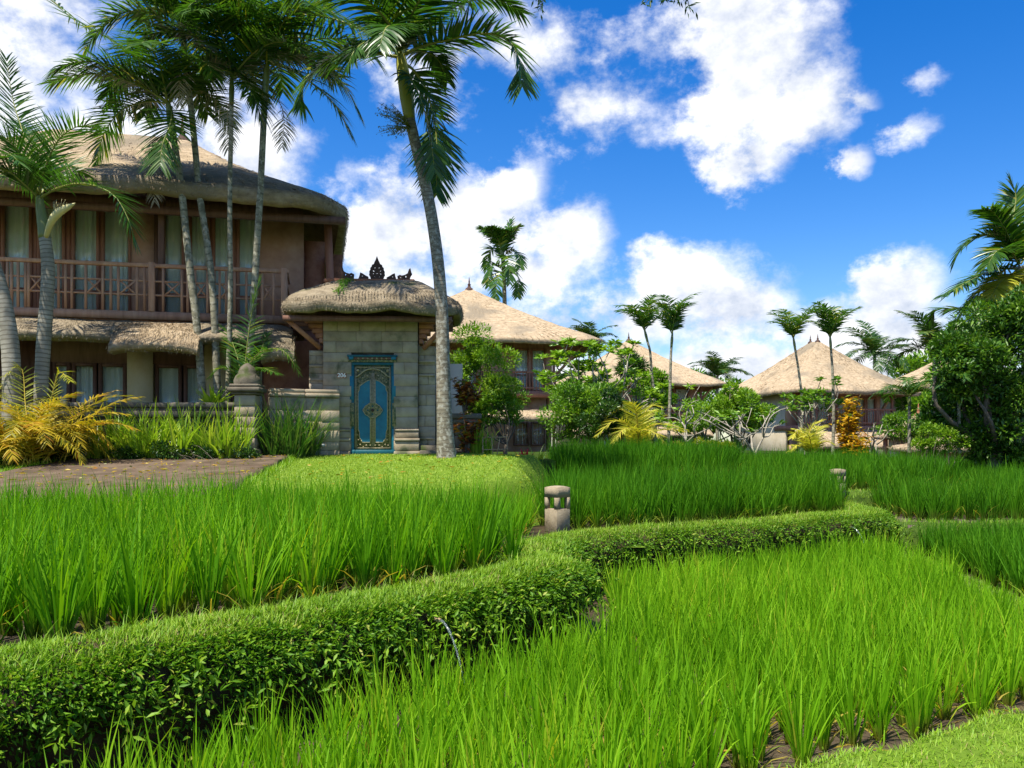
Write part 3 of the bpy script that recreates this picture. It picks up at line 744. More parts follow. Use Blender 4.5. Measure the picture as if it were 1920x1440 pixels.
# ================================================================== RICE
def rice(name, poly, z, sp, nb, h, w, m, label, S=4, rot=.4, lean=.16, jit=.22, zf=None):
    c = scatter(poly, sp, jit, rot)
    zz = np.full(len(c), E + z) if zf is None else zf(c[:, 0], c[:, 1])
    kv = in_view(c, zz + h, .05); c, zz = c[kv], zz[kv]
    if not len(c): return
    k = len(c); hh = h * (1 + .10 * fnoise(c[:, 0], c[:, 1], 1.4, 2) + rng.normal(0, .055, k))
    i = np.repeat(np.arange(k), nb); N = len(i)
    a = rng.uniform(0, 6.28, N); r = rng.uniform(0, .035, N) * (sp / .2)
    base = np.c_[c[i, 0] + r * np.cos(a), c[i, 1] + r * np.sin(a), zz[i]]
    az_ = a + rng.normal(0, .5, N)
    old = rng.uniform(size=N) < .075
    L = hh[i] * np.clip(rng.normal(.86, .19, N), .35, 1.25)
    ln = np.abs(rng.normal(0, lean, N)) + .04; bd = np.abs(rng.normal(.18, .28, N))
    ln[old] += .35; bd[old] += .9; L[old] *= .6
    rd = np.clip(rng.normal(.48, .17, N) + .20 * fnoise(c[i, 0], c[i, 1], 1.1, 7) + .10 * rng.normal(size=k)[i], 0, .94); rd[old & (rng.uniform(size=N) < .75)] = rng.uniform(.965, 1)
    g = G(); blades(g, base, az_, ln, bd, L, w * rng.uniform(.7, 1.25, N), S, rd, 0, rng.uniform(-1.2, 1.2, N), 2.2)
    g.build(name, m, label=label, cat='rice', kind='stuff')
    print(name, k, N)
off = lambda e, d: [(x + d * .80, y - d * .60) for x, y in e]
LOWER = off(EDGE1[1:], .30) + off(EDGE2[1:6], .42)
LOWER = [(-1.6, 2.2), (-.75, 2.2), (.2, 3.2), (1.0, 4.30), (2.0, 4.82), (3.05, 5.45), (4.1, 6.2), (4.75, 8.0), (5.1, 10.2), (5.35, 12.0), (5.6, 12.9)] + [(5.2, 12.5), (3.3, 11.05), (1.5, 9.85), (1.05, 9.3), (.95, 8.2), (.85, 7.3), (.6, 6.8), (-.2, 5.75), (-1.3, 4.4), (-2.0, 3.65)]
rice('lower_rice', LOWER, -1.75, .205, 34, .51, .0155, M['rice'], 'bright young green rice filling the lower paddy in the foreground', 4)
LEFT = [(x - .42, y + .40) for x, y in EDGE1[1:-3]] + [(-.12, 8.1), (-.15, 9.2), (.0, 10.4), (-1.5, 10.7), (-9, 10.7), (-9, 5)]
rice('left_rice', LEFT, UP, .285, 54, .71, .0175, M['rice_tall'], 'tall green rice clumps filling the upper paddy on the left', 4, lean=.17, jit=.14)
RA = [(1.0, 11.15), (3.0, 12.35), (4.7, 13.6), (5.5, 14.1), (6.2, 16.6), (5.8, 17.0), (.95, 16.5), (.55, 13.5), (.35, 11.4)]
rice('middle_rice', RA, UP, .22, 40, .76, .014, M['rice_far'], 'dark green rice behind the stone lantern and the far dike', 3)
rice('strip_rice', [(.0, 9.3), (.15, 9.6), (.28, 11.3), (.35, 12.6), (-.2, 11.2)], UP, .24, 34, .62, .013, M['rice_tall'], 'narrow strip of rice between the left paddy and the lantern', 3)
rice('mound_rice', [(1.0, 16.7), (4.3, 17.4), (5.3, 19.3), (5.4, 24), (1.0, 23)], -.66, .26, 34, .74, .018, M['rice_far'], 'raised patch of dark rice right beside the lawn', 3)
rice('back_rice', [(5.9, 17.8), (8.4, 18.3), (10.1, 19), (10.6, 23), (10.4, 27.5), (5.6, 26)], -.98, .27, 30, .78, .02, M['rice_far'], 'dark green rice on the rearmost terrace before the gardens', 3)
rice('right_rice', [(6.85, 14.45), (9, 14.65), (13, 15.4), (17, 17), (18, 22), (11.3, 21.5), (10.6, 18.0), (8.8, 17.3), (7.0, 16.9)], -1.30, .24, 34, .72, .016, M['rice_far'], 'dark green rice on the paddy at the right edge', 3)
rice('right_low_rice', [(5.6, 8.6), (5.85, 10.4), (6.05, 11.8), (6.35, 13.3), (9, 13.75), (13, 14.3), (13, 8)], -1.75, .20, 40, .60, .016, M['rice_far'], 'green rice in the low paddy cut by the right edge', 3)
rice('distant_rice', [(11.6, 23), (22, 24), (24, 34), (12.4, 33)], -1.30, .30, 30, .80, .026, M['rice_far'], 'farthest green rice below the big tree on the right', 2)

# weeds, fallen leaves and stubble on the wet strip beside the near lawn
N = 2600
p = np.stack([rng.uniform(.6, 5.5, N), rng.uniform(3.6, 7.2, N)], 1); dd = lawn_dist(p[:, 0], p[:, 1]); q = (dd < -.02) & (dd > -.75); p = p[q]; N = len(p)
gg = G(); k = N // 2
leaves(gg, np.c_[p[:k], np.full(k, E - 1.745)], rng.normal(size=(k, 3)) * [1, 1, .15] + [0, 0, .05], rng.uniform(.06, .22, k), rng.uniform(.006, .012, k), rng.uniform(.965, 1, k))
blades(gg, np.c_[p[k:], np.full(N - k, E - 1.75)], rng.uniform(0, 6.28, N - k), rng.uniform(.1, .9, N - k), rng.uniform(.2, 1.0, N - k), rng.uniform(.04, .16, N - k), .011, 3, rng.uniform(.2, .94, N - k))
gg.build('paddy_weeds', M['rice'], label='small weeds and fallen straw on the mud beside the near lawn', cat='weeds', kind='stuff')

# fallen leaves on the path and lawn, taller tufts along the path border
N = 420; q = rng.uniform(size=N); yy = rng.uniform(10.8, 17, N); xx = np.interp(yy, yl, xl) * (1 - q) + np.interp(yy, yr, xr) * q
hh_ = E - .20 - .40 * np.clip((17.2 - yy) / 6.2, 0, 1) ** 1.25 + .085
lx = rng.uniform(-3.6, .3, 160); ly = rng.uniform(11.5, 17, 160)
gg = G(); bb = np.vstack([np.c_[xx, yy, hh_], np.c_[lx, ly, lawn_h(lx, ly) + .03]]); N = len(bb)
leaves(gg, bb, rng.normal(size=(N, 3)) * [1, 1, .12], rng.uniform(.04, .12, N), rng.uniform(.015, .035, N), rng.uniform(0, 1, N))
gg.build('fallen_leaves', M['palm_rust'], label='small dry leaves fallen on the path and the upper lawn', cat='leaf litter', kind='stuff')
N = 3200; yy = rng.uniform(10.8, 17, N); sd = rng.uniform(size=N) < .5
xx = np.where(sd, np.interp(yy, yl, xl) - np.abs(rng.normal(.04, .06, N)), np.interp(yy, yr, xr) + np.abs(rng.normal(.04, .07, N)))
gg = G(); blades(gg, np.c_[xx, yy, lawn_h(xx, yy) - .01], rng.uniform(0, 6.28, N), rng.uniform(.1, .7, N), rng.uniform(.2, 1.1, N), rng.uniform(.05, .17, N), rng.uniform(.008, .014, N), 3, np.clip(rng.normal(.4, .25, N), 0, 1))
gg.build('path_edge_grass', M['grass'], label='longer grass tufts growing along both edges of the brown path', cat='grass', kind='stuff')
# ================================================================== ROOFS
def rrect(hx, hy, r, n):
    """points round a rounded rectangle, evenly spaced"""
    pts = []
    for (sx, sy, a0) in ((1, -1, -90), (1, 1, 0), (-1, 1, 90), (-1, -1, 180)):
        for a in np.linspace(a0, a0 + 90, 9):
            pts.append((sx * (hx - r) + r * math.cos(R(a)), sy * (hy - r) + r * math.sin(R(a))))
    pts.append(pts[0]); p = np.array(pts)
    d = np.concatenate([[0], np.cumsum(np.linalg.norm(np.diff(p, axis=0), axis=1))])
    s = np.linspace(0, d[-1], n, endpoint=False)
    return np.stack([np.interp(s, d, p[:, k]) for k in (0, 1)], 1), d[-1]

def thatch_roof(parent, cx, cy, hx, hy, rx, ry, ze, zr, thick=.32, corner=1.0, sag=.05, n=150, lump=.05, straw=3000, fringe=60, mt='thatch', ms='straw', round_=.25, name='roof', strawL=.30, strawW=.016, under=.55, skew=0.0):
    P2, per = rrect(hx, hy, corner, n)
    rid = np.stack([np.clip(P2[:, 0], -rx, rx) if rx > 0 else 0 * P2[:, 0], np.clip(P2[:, 1], -ry, ry) if ry > 0 else 0 * P2[:, 1]], 1)
    rid[:, 0] += skew
    H = zr - ze
    rings = []
    ts = np.linspace(0.012, 1, 18)
    def zt(t):
        return zr - H * (t + sag * np.sin(math.pi * t)) - round_ * thick * np.clip((t - .9) / .1, 0, 1) ** 2
    def surf(t, lo=1.0):
        q = rid + (P2 - rid) * t
        z = np.full(n, zt(t))
        nz = fnoise(q[:, 0] * 1.3, q[:, 1] * 1.3, 1.0, t * 2) * lump * min(1, t * 3) + fnoise(q[:, 0] * 4, q[:, 1] * 4, 1.0, 1) * lump * .35
        return np.c_[q, z + nz * lo]
    for t in ts: rings.append(surf(t))
    ed = rings[-1]
    outv = P2 - rid; outv /= np.linalg.norm(outv, axis=1)[:, None] + 1e-9
    wob = fnoise(P2[:, 0] * 2.1, P2[:, 1] * 2.1, 1, 2) * lump * .6
    for (o, dz) in ((.05, -.22), (.07, -.5), (.03, -.8), (-.06, -1.0), (-.35, -1.0)):
        rings.append(np.c_[ed[:, :2] + outv * o * thick * 1.6, ed[:, 2] + (dz + round_) * thick + wob * (-dz)])
    nu = len(rings)
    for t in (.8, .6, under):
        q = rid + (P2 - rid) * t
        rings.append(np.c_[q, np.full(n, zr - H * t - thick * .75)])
    V = np.stack(rings); m = len(rings)
    V[:, :, 0] += cx; V[:, :, 1] += cy
    idx = np.arange(m * n).reshape(m, n)
    f = np.stack([idx[:-1], np.roll(idx[:-1], -1, 1), np.roll(idx[1:], -1, 1), idx[1:]], -1)[:, :, ::-1]
    g = G()
    g.add(V.reshape(-1, 3), f[:nu - 1].reshape(-1, 4), .5, 0, 0)
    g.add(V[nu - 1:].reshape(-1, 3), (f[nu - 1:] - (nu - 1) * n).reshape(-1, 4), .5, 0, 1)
    g.add(V[0], [tuple(range(n - 1, -1, -1))])
    roof = g.build(name, [M[mt], M['thatch_under']], parent, smooth=True)
    # straw lying on the slope and hanging from the eave
    gs = G()
    t = np.sqrt(rng.uniform(.004, .98, straw)); i = rng.integers(0, n, straw)
    a = rid[i] + (P2[i] - rid[i]) * t[:, None]
    pz = zt(t) + fnoise(a[:, 0] * 1.3, a[:, 1] * 1.3, 1.0, 1.2) * lump * .8
    dz = -H / np.linalg.norm(P2[i] - rid[i], axis=1)
    d = np.c_[outv[i], dz] + rng.normal(0, .22, (straw, 3)) * [1, 1, .3] + [0, 0, .06]
    d /= np.linalg.norm(d, axis=1)[:, None]
    b = np.c_[a[:, 0] + cx, a[:, 1] + cy, pz - .012]
    leaves(gs, b, d, rng.uniform(.5, 1.2, straw) * strawL, strawW * rng.uniform(.6, 1.6, straw), np.clip(rng.normal(.5, .3, straw), 0, 1))
    nf = int(per * fringe)
    i = rng.integers(0, n, nf); k = rng.integers(16, 21, nf); e = V[k, i] + rng.normal(0, .015, (nf, 3))
    d = np.c_[outv[i] * rng.uniform(.1, .8, (nf, 1)), -np.ones(nf)] + rng.normal(0, .25, (nf, 3))
    leaves(gs, e, d, rng.uniform(.2, .8, nf) * thick * .24, strawW * 1.1, np.clip(rng.normal(.38, .25, nf), 0, 1))
    gs.build('thatch_straw', M[ms], roof, kind='stuff')
    return roof

def finial(parent, x, y, z, s=1.0, m='ridge_tile'):
    prof = [(.30, -.16), (.26, 0), (.12, .10), (.09, .22), (.12, .28), (.05, .36), (.055, .48), (.012, .78)]
    g = G(); k = 10; a = np.arange(k) / k * 2 * math.pi
    V = np.array([[(x + r * s * math.cos(q), y + r * s * math.sin(q), z + h * s) for q in a] for r, h in prof]).reshape(-1, 3)
    f = [(i * k + j, i * k + (j + 1) % k, (i + 1) * k + (j + 1) % k, (i + 1) * k + j) for i in range(len(prof) - 1) for j in range(k)]
    f += [tuple((len(prof) - 1) * k + j for j in range(k))]
    g.add(V, f)
    return g.build('roof_finial', M[m], parent)

def window(parent, x0, x1, z0, z1, y, bars=(), fw=.07, m='wood', curtain=True, cz=1.0, depth=.10, gap=0.0):
    g = G()
    box(g, x0, x0 + fw, y, y + depth, z0, z1); box(g, x1 - fw, x1, y, y + depth, z0, z1)
    box(g, x0 + fw, x1 - fw, y + .003, y + depth, z1 - fw, z1); box(g, x0 + fw, x1 - fw, y + .003, y + depth, z0, z0 + fw)
    for b in bars: box(g, x0 + fw, x1 - fw, y + .012, y + depth - .01, b - .02, b + .02)
    w = g.build('window', M[m], parent)
    g = G(); box(g, x0 + fw - .005, x1 - fw + .005, y + .045, y + .053, z0 + fw - .005, z1 - fw + .005)
    g.build('pane', M['glass'], w)
    if curtain:
        n = max(12, int((x1 - x0) * 60)); xs = np.linspace(x0 + fw * .5, x1 - fw * .5, n)
        yy = y + .17 + .022 * np.sin(xs * 42 + 2 * np.sin(xs * 9))
        zb = z0 + (z1 - z0) * (1 - cz)
        V = np.vstack([np.c_[xs, yy, np.full(n, zb)], np.c_[xs, yy, np.full(n, z1 - .02)]])
        g = G(); g.add(V, [(i, i + 1, n + i + 1, n + i) for i in range(n - 1)])
        g.build('curtain', M['curtain'], w, smooth=True)
    return w

def part_box(parent, name, m, *b, c=0.0, rnd=.5):
    g = G(); box(g, *b, rnd=rnd, c=c); return g.build(name, M[m], parent)

def blocks(parent, x0, x1, y0, y1, z0, z1, h, w, m='stone', name='stone_block', c=.008, jit=.006, seed=0, holes=()):
    """courses of separate stones over a facing, each a part"""
    r = random.Random(seed); z = z0; row = 0
    while z < z1 - 1e-3:
        hh = min(h * r.uniform(.85, 1.15), z1 - z)
        if z1 - z - hh < h * .45: hh = z1 - z
        spans = [(x0, x1)]
        for (hx0, hx1, hz0, hz1) in holes:
            if z < hz1 - .02 and z + hh > hz0 + .02:
                spans = [s for a, b in spans for s in ((a, min(b, hx0)), (max(a, hx1), b)) if s[1] - s[0] > .03]
        for (a, b) in spans:
            x = a; first = True
            while x < b - 1e-3:
                ww = w * r.uniform(.7, 1.3) * (.55 if first and row % 2 else 1); first = False
                if b - x - ww < w * .4: ww = b - x
                q = r.uniform(-jit, jit)
                part_box(parent, name, m, x + .0018, x + ww - .0018, y0 + q, y1, z + .0018, z + hh - .0018, c=c * .7, rnd=r.random())
                x += ww
        z += hh; row += 1

# ================================================================== HOUSE 1 (left)
A1 = R(13); C1 = np.array([-4.78, 18.2])
GZ1 = E - .30
h1 = empty('thatched_villa', (C1[0], C1[1], GZ1), A1, label='large two-storey thatched villa with long wooden balcony, cut by the left edge', cat='house', group='thatched houses')
def hp(px, y):
    """local x on the plane local-y = y seen at a photo column"""
    s = (px - CX) / F; ca, sa = math.cos(A1), math.sin(A1)
    # X = cx + x ca - y sa ; Y = cy + x sa + y ca ; X = sY
    return (s * (C1[1] + y * ca) - C1[0] + y * sa) / (ca - s * sa)
def hz(px, py, y):
    x = hp(px, y); Y = C1[1] + x * math.sin(A1) + y * math.cos(A1)
    return E + (HY - py) / F * Y - GZ1
zE = hz(200, 366, -.9); zR = hz(342, 262, 3.8)
YW = 1.35            # recessed upper window wall
zf = hz(200, 582, 0) # balcony floor
zt_ = hz(200, 494, 0)
xl = -9.2; xr = .02
xw = hp(540, YW) + .35
zc = hz(200, 388, YW) + .35
# upper wall pieces
WIN = [(2, 60), (70, 122), (134, 186), (190, 246), (304, 346), (354, 394), (398, 440), (444, 486)]
wz0 = zf + .06; wz1 = hz(200, 388, YW) + .05
edges = [xl]
for a, b in WIN: edges += [hp(a, YW), hp(b, YW)]
edges.append(xw)
for i in range(0, len(edges), 2):
    if edges[i + 1] - edges[i] > .015:
        part_box(h1, 'wall_panel', 'plaster_red' if i in (8, 16) else 'wood', edges[i] + .001, edges[i + 1] - .001, YW + (.0 if i in (8, 16) else .02), YW + .2, zf, wz1)
part_box(h1, 'wall_beam', 'wood_dark', xl, xw - .02, YW - .02, YW + .2, wz1 + .002, wz1 + .22)
for i, (a, b) in enumerate(WIN):
    z1_, z0_ = wz1, wz0
    window(h1, hp(a, YW), hp(b, YW), z0_, z1_, YW - .01, bars=(z0_ + .55,) if i % 2 == 0 else (z0_ + .55,), fw=.06, m='wood')
# drain pipe and the dark slot between the bays
g = G(); tube(g, [(hp(293, YW - .12), YW - .12, zf - .05), (hp(293, YW - .12), YW - .12, wz1)], .05, 8); g.build('drain_pipe', M['wood_dark'], h1)
# side wall (brick) going back from the right end of the recess, inner walls
part_box(h1, 'side_wall', 'brick', xw - .25, xw - .002, YW + .202, 7.2, zf - .1, zE - .2)
part_box(h1, 'back_wall', 'brick', xl, xw, 7.22, 7.4, 0, zE - .2)
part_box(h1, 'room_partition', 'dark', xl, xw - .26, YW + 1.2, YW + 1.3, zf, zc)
part_box(h1, 'ceiling_board', 'wood_dark', xl, xw, YW + .21, 7.2, zc + .1, zc + .16)
# balcony slab + railing
part_box(h1, 'balcony_floor', 'wood', xl, xr, .06, 7.2, zf - .22, zf - .01)
part_box(h1, 'balcony_beam', 'wood_light', xl, xr, -.05, .057, zf - .16, zf + .0)
g = G(); box(g, xl, xr, -.045, .045, zt_ - .045, zt_ + .035, c=.008)
rail = g.build('balcony_railing', M['wood_light'], h1)
zb1 = zf + (zt_ - zf) * .36; zb2 = zf + (zt_ - zf) * .66
for q, zz in enumerate((zb1, zb2)):
    g = G(); box(g, xl, xr, -.016, .016, zz - .018, zz + .018); g.build('cross_rail', M['wood_light'], rail)
cols = [2, 14, 22, 34, 48, 54, 82, 96, 110, 123, 135, 161, 193, 208, 222, 257, 271, 306, 341, 352, 366, 389, 402, 412, 424, 440, 462, 477, 492, 513, 537]
for px in cols:
    x = hp(px, 0); w_ = .024
    g = G(); box(g, x - w_, x + w_, -.022, .022, zf + .001, zt_ - .047); g.build('baluster', M['wood_light'], rail)
for px in (285, 537):
    x = hp(px, 0) - (.05 if px > 500 else 0); g = G(); box(g, x - .06, x + .06, -.07, .05, zf + .001, zt_ + .06, c=.008); g.build('newel_post', M['wood_light'], rail)
for a, b in ((54, 82), (161, 193), (222, 257), (306, 341), (366, 389), (412, 440), (492, 513)):
    x0, x1 = hp(a, 0) + .025, hp(b, 0) - .025
    for s in (0, 1):
        g = G(); yy = -.012 + .024 * s
        bar(g, (x0, yy, zb1 if s == 0 else zb2), (x1, yy, zb2 if s == 0 else zb1), .032, .02); g.build('cross_brace', M['wood_light'], rail)
# return railing at the right end
for zz in (zt_ - .02, zb1, zb2):
    g = G(); box(g, xr - .05, xr - .01, .05, YW - .05, zz - .02, zz + .02); g.build('return_rail', M['wood_light'], rail)
# posts under the main eave
for px in (300,):
    x = hp(px, -.0); g = G(); box(g, x - .06, x + .06, .10, .22, zf + .001, zc + .2, c=.01); g.build('veranda_post', M['wood_dark'], h1)
xc = hp(618, .9)
g = G(); bar(g, (xc + .12, .9, 1.2), (xc - .05, .9, hz(610, 395, .9)), .17, .17); g.build('corner_post', M['wood'], h1)
part_box(h1, 'corner_wall', 'brick', xw + .01, xc - .10, 1.6, 1.8, .0, zE - .1)
part_box(h1, 'corner_wall', 'terracotta', xc + .02, xc + .30, 1.3, 4.6, zf - .6, zE - .45)
# main roof
roof1 = thatch_roof(h1, -4.15, 3.8, 5.40, 4.75, 1.45, 0, zE + .44, zR + .04, thick=.38, corner=1.6, sag=.055, n=260, lump=.05, straw=22000, fringe=300, strawL=.20, strawW=.009, skew=.05)
g = G()
for s_ in (-1, 1):
    for q in np.linspace(.15, .85, 3):
        pass
finial(roof1, hp(342, 3.8), 3.8, zR - .02, .75)
part_box(h1, 'eave_beam', 'wood_dark', -9.3, 1.2, -.25, -.10, zE - .12, zE + .02)
# skirt thatch under the balcony
def skirt(parent, x0, x1, y_top, z_top, y_out, z_out, thick, mt, ms, name='skirt_roof', straw=2500, curl=.5, nseg=60, lump=.05, strawL=.15, strawW=.009, fringe=160):
    xs = np.linspace(x0, x1, nseg); g = G(); secs = []
    for j, t in enumerate(np.linspace(0, 1, 9)):
        y = y_top + (y_out - y_top) * t; z = z_top + (z_out - z_top) * (t + .12 * math.sin(math.pi * t) * -1)
        nz = fnoise(xs * 1.4, xs * 0 + y, 1.2, 2) * lump + fnoise(xs * 4, xs * 0 + y * 3, 1.2, 2) * lump * .4
        e = np.clip((np.abs((xs - x0) / (x1 - x0) - .5) - .5) * (x1 - x0) / .35 + 1, 0, 1) ** 2
        secs.append(np.c_[xs, np.full(nseg, y), z + nz - e * thick * .5])
    ed = secs[-1]
    for (o, dz) in ((-.05, -.3), (-.05, -.7), (.04, -1.0), (.45, -1.0)):
        secs.append(ed + np.array([0, o, dz * thick]))
    V = np.stack(secs); m = len(secs); idx = np.arange(m * nseg).reshape(m, nseg)
    f = np.stack([idx[:-1, :-1], idx[1:, :-1], idx[1:, 1:], idx[:-1, 1:]], -1).reshape(-1, 4)
    g.add(V.reshape(-1, 3), f)
    g.add(V[:, 0], [tuple(range(m))]); g.add(V[:, -1], [tuple(range(m - 1, -1, -1))])
    o = g.build(name, M[mt], parent, smooth=True)
    gs = G(); N = straw
    s = rng.uniform(0, nseg - 1.01, N); t = rng.uniform(0, 8.99 - 1, N); i = s.astype(int); j = t.astype(int)
    p = V[j, i] + (V[j, i + 1] - V[j, i]) * (s - i)[:, None] + (V[j + 1, i] - V[j, i]) * (t - j)[:, None]
    d = V[j + 1, i] - V[j, i]; d /= np.linalg.norm(d, axis=1)[:, None]; d = d + rng.normal(0, .2, (N, 3)) + [0, 0, .08]
    leaves(gs, p, d, rng.uniform(.4, 1.1, N) * strawL, strawW, np.clip(rng.normal(.5, .3, N), 0, 1))
    N = int((x1 - x0) * fringe); i = rng.integers(0, nseg, N); p = V[rng.integers(8, 12, N), i] + rng.normal(0, .015, (N, 3))
    leaves(gs, p, np.c_[rng.normal(0, .25, N), rng.normal(-.35, .3, N), -np.ones(N)], rng.uniform(.02, .06, N), strawW, np.clip(rng.normal(.45, .3, N), 0, 1))
    gs.build('thatch_straw', M[ms], o, kind='stuff')
    return o
skirt(h1, xl, hp(548, -.5), .05, zf - .18, -1.0, hz(200, 622, -1.0), .16, 'thatch_old', 'straw_old', straw=5000, nseg=120, lump=.02)
skirt(h1, hp(206, -1.25), hp(372, -1.25), -.55, hz(290, 604, -.55), -1.35, hz(290, 640, -1.35), .16, 'thatch', 'straw', 'porch_roof', straw=2600, fringe=220, lump=.025)
skirt(h1, hp(490, -1.1), hp(552, -1.1), -.4, hz(520, 618, -.4), -1.25, hz(520, 650, -1.25), .22, 'thatch_old', 'straw_old', 'porch_roof', straw=800, fringe=220)
# ground floor
YL = .55
zl1 = hz(250, 664, YL); zl0 = 0.0
segs = [(xl, hp(96, YL), 'wood_dark'), (hp(240, YL), hp(287, YL), 'plaster'), (hp(384, YL), hp(430, YL), 'plaster'), (hp(500, YL), hp(560, YL), 'brick')]
for a, b, m_ in segs: part_box(h1, 'wall_panel', m_, a, b, YL - (.1 if m_ == 'plaster' else 0), YL + .2, 0, zl1 + .3)
for a, b in ((98, 132), (134, 181), (184, 237), (290, 341), (344, 382), (432, 498)):
    window(h1, hp(a, YL) + .004, hp(b, YL) - .004, .25, hz(250, 682, YL), YL, fw=.07, m='wood_dark', cz=1.0)
part_box(h1, 'lintel', 'wood_dark', hp(96, YL), hp(500, YL), YL + .002, YL + .2, hz(250, 682, YL) + .002, zl1 + .5)
part_box(h1, 'sill_wall', 'plaster', hp(96, YL), hp(500, YL), YL + .004, YL + .2, 0, .248)
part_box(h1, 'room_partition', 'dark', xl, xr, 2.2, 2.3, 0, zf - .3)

# ================================================================== FAR HOUSES
def villa(name_loc, rz, W, D, roof, label, gz, floor_z, wall_x, wall_m='plaster_red', windows=(), low=None, rail=True, side_m=None, mt='thatch', fin=.8, straw=9000, yw=1.2):
    """two-storey thatched villa; local origin at the front-left eave corner, front towards -y"""
    r = empty('thatched_villa', (name_loc[0], name_loc[1], gz), rz, label=label, cat='house', group='thatched houses')
    ze, zr, rx, ry, thick, corner = roof
    x0, x1 = wall_x
    ov = 1.0
    thatch = thatch_roof(r, W / 2, D / 2, W / 2, D / 2, rx, ry, ze - gz, zr - gz, thick=thick, corner=corner, sag=.05, n=150, lump=.05, straw=straw, fringe=90, strawL=.26, strawW=.011, mt=mt)
    if fin:
        for s in ((-1, 1) if max(rx, ry) > .3 else (0,)):
            finial(thatch, W / 2 + s * rx, D / 2 + s * ry, zr - gz - .02, fin)
    fz = floor_z - gz; zc = ze - gz + .1
    y0 = ov + yw; y1 = D - ov
    ed = [x0]
    for a, b in windows: ed += [a, b]
    ed.append(x1)
    for i in range(0, len(ed), 2):
        if ed[i + 1] - ed[i] > .02: part_box(r, 'wall_panel', wall_m, ed[i] + .002, ed[i + 1] - .002, y0, y0 + .2, fz, zc)
    for a, b in windows:
        window(r, a, b, fz + .05, zc - .45, y0 - .02, bars=(fz + .9,), fw=.09, m='wood')
    if windows: part_box(r, 'lintel', 'wood', windows[0][0], windows[-1][1], y0 + .004, y0 + .2, zc - .448, zc + .2)
    part_box(r, 'side_wall', side_m or wall_m, x0, x0 + .2, y0 + .202, y1, 0, zc + .1)
    part_box(r, 'side_wall', side_m or wall_m, x1 - .2, x1, y0 + .202, y1, 0, zc + .1)
    part_box(r, 'back_wall', wall_m, x0, x1, y1 + .002, y1 + .2, 0, zc)
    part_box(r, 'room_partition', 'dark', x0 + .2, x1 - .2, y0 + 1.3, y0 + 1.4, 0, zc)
    part_box(r, 'balcony_floor', 'wood', x0 - .05, x1 + .05, ov, y0 + 1.2, fz - .3, fz - .01)
    if rail:
        zt2 = fz + .95
        g = G(); box(g, x0 - .05, x1 + .05, ov, ov + .09, zt2 - .05, zt2 + .04); rl = g.build('balcony_railing', M['wood'], r)
        g = G(); box(g, x0 - .05, x1 + .05, ov + .02, ov + .07, fz + .12, fz + .18); g.build('cross_rail', M['wood'], rl)
        nb = int((x1 - x0) / .16)
        mesh = None
        for i in range(nb + 1):
            x = x0 + (x1 - x0) * i / nb
            if mesh is None:
                g = G(); box(g, -.022, .022, ov + .025, ov + .065, fz + .001, zt2 - .052); o = g.build('baluster', M['wood'], rl); mesh = o.data
            else:
                o = bpy.data.objects.new('baluster', mesh); link(o, rl)
            o.location.x = x
    for x in (x0 + .02, x1 - .14):
        g = G(); box(g, x, x + .13, ov + .1, ov + .23, 0, zc); g.build('veranda_post', M['wood'], r)
    # slanting brackets that carry the corner of the eave
    g = G(); bar(g, (x1 - .05, y0 + .1, fz + .6), (W - .7, y0 - .3, zc - .35), .14); g.build('eave_bracket', M['wood_light'], r)
    # lower storey
    part_box(r, 'lower_wall', wall_m, x0 + .3, x1 - .3, y0 + .1, y0 + .3, 0, fz - .3)
    if low:
        zo, zi, out = low
        skirt(r, x0 - .3, x1 + .3, ov + .1, zi - gz, ov - out, zo - gz, .25, mt, 'straw', straw=1500, nseg=50, strawL=.25, strawW=.014, fringe=90)
        for a, b in windows:
            window(r, a, b, .3, max(.9, zo - gz - .25), y0 - .05, fw=.08, m='wood_dark', curtain=True)
    return r
# house 2, behind the gate
h2r = R(6)
villa((-8.0, 40.6), h2r, 12.5, 10.5, (E + 5.30, E + 8.55, .05, 0, .33, .45), 'thatched house with pointed roof right behind the big palm and the gate', E - .32, E + 2.72, (3.0, 10.35),
      windows=((3.6, 4.9), (5.2, 6.5), (8.35, 9.15), (9.25, 10.0)), low=(E + 1.45, E + 1.75, .9))
# house 3, farther
villa((3.6, 62.5), R(6), 12.8, 11, (E + 4.75, E + 8.5, .05, 0, .35, .9), 'farthest thatched house, half hidden by the frangipani tree and two slender palms', E - .32, E + 2.5, (1.2, 11.0),
      windows=((8.1, 9.1), (9.2, 10.3),), low=(E + .9, E + 1.5, 1.6), straw=6000)
# house 4, right
villa((15.75, 47.0), R(18), 8.7, 8.6, (E + 3.22, E + 6.4, 0, .35, .32, .5), 'thatched house on the right with a pale side wall, between two slender palms', E - 2.05, E + 1.15, (.9, 7.5), wall_m='plaster_red',
      windows=((1.5, 2.6), (2.9, 3.9), (4.3, 5.3), (5.6, 6.4), (6.45, 7.2)), low=(E + .05, E + .95, 1.7), side_m='plaster_pale', fin=.55)
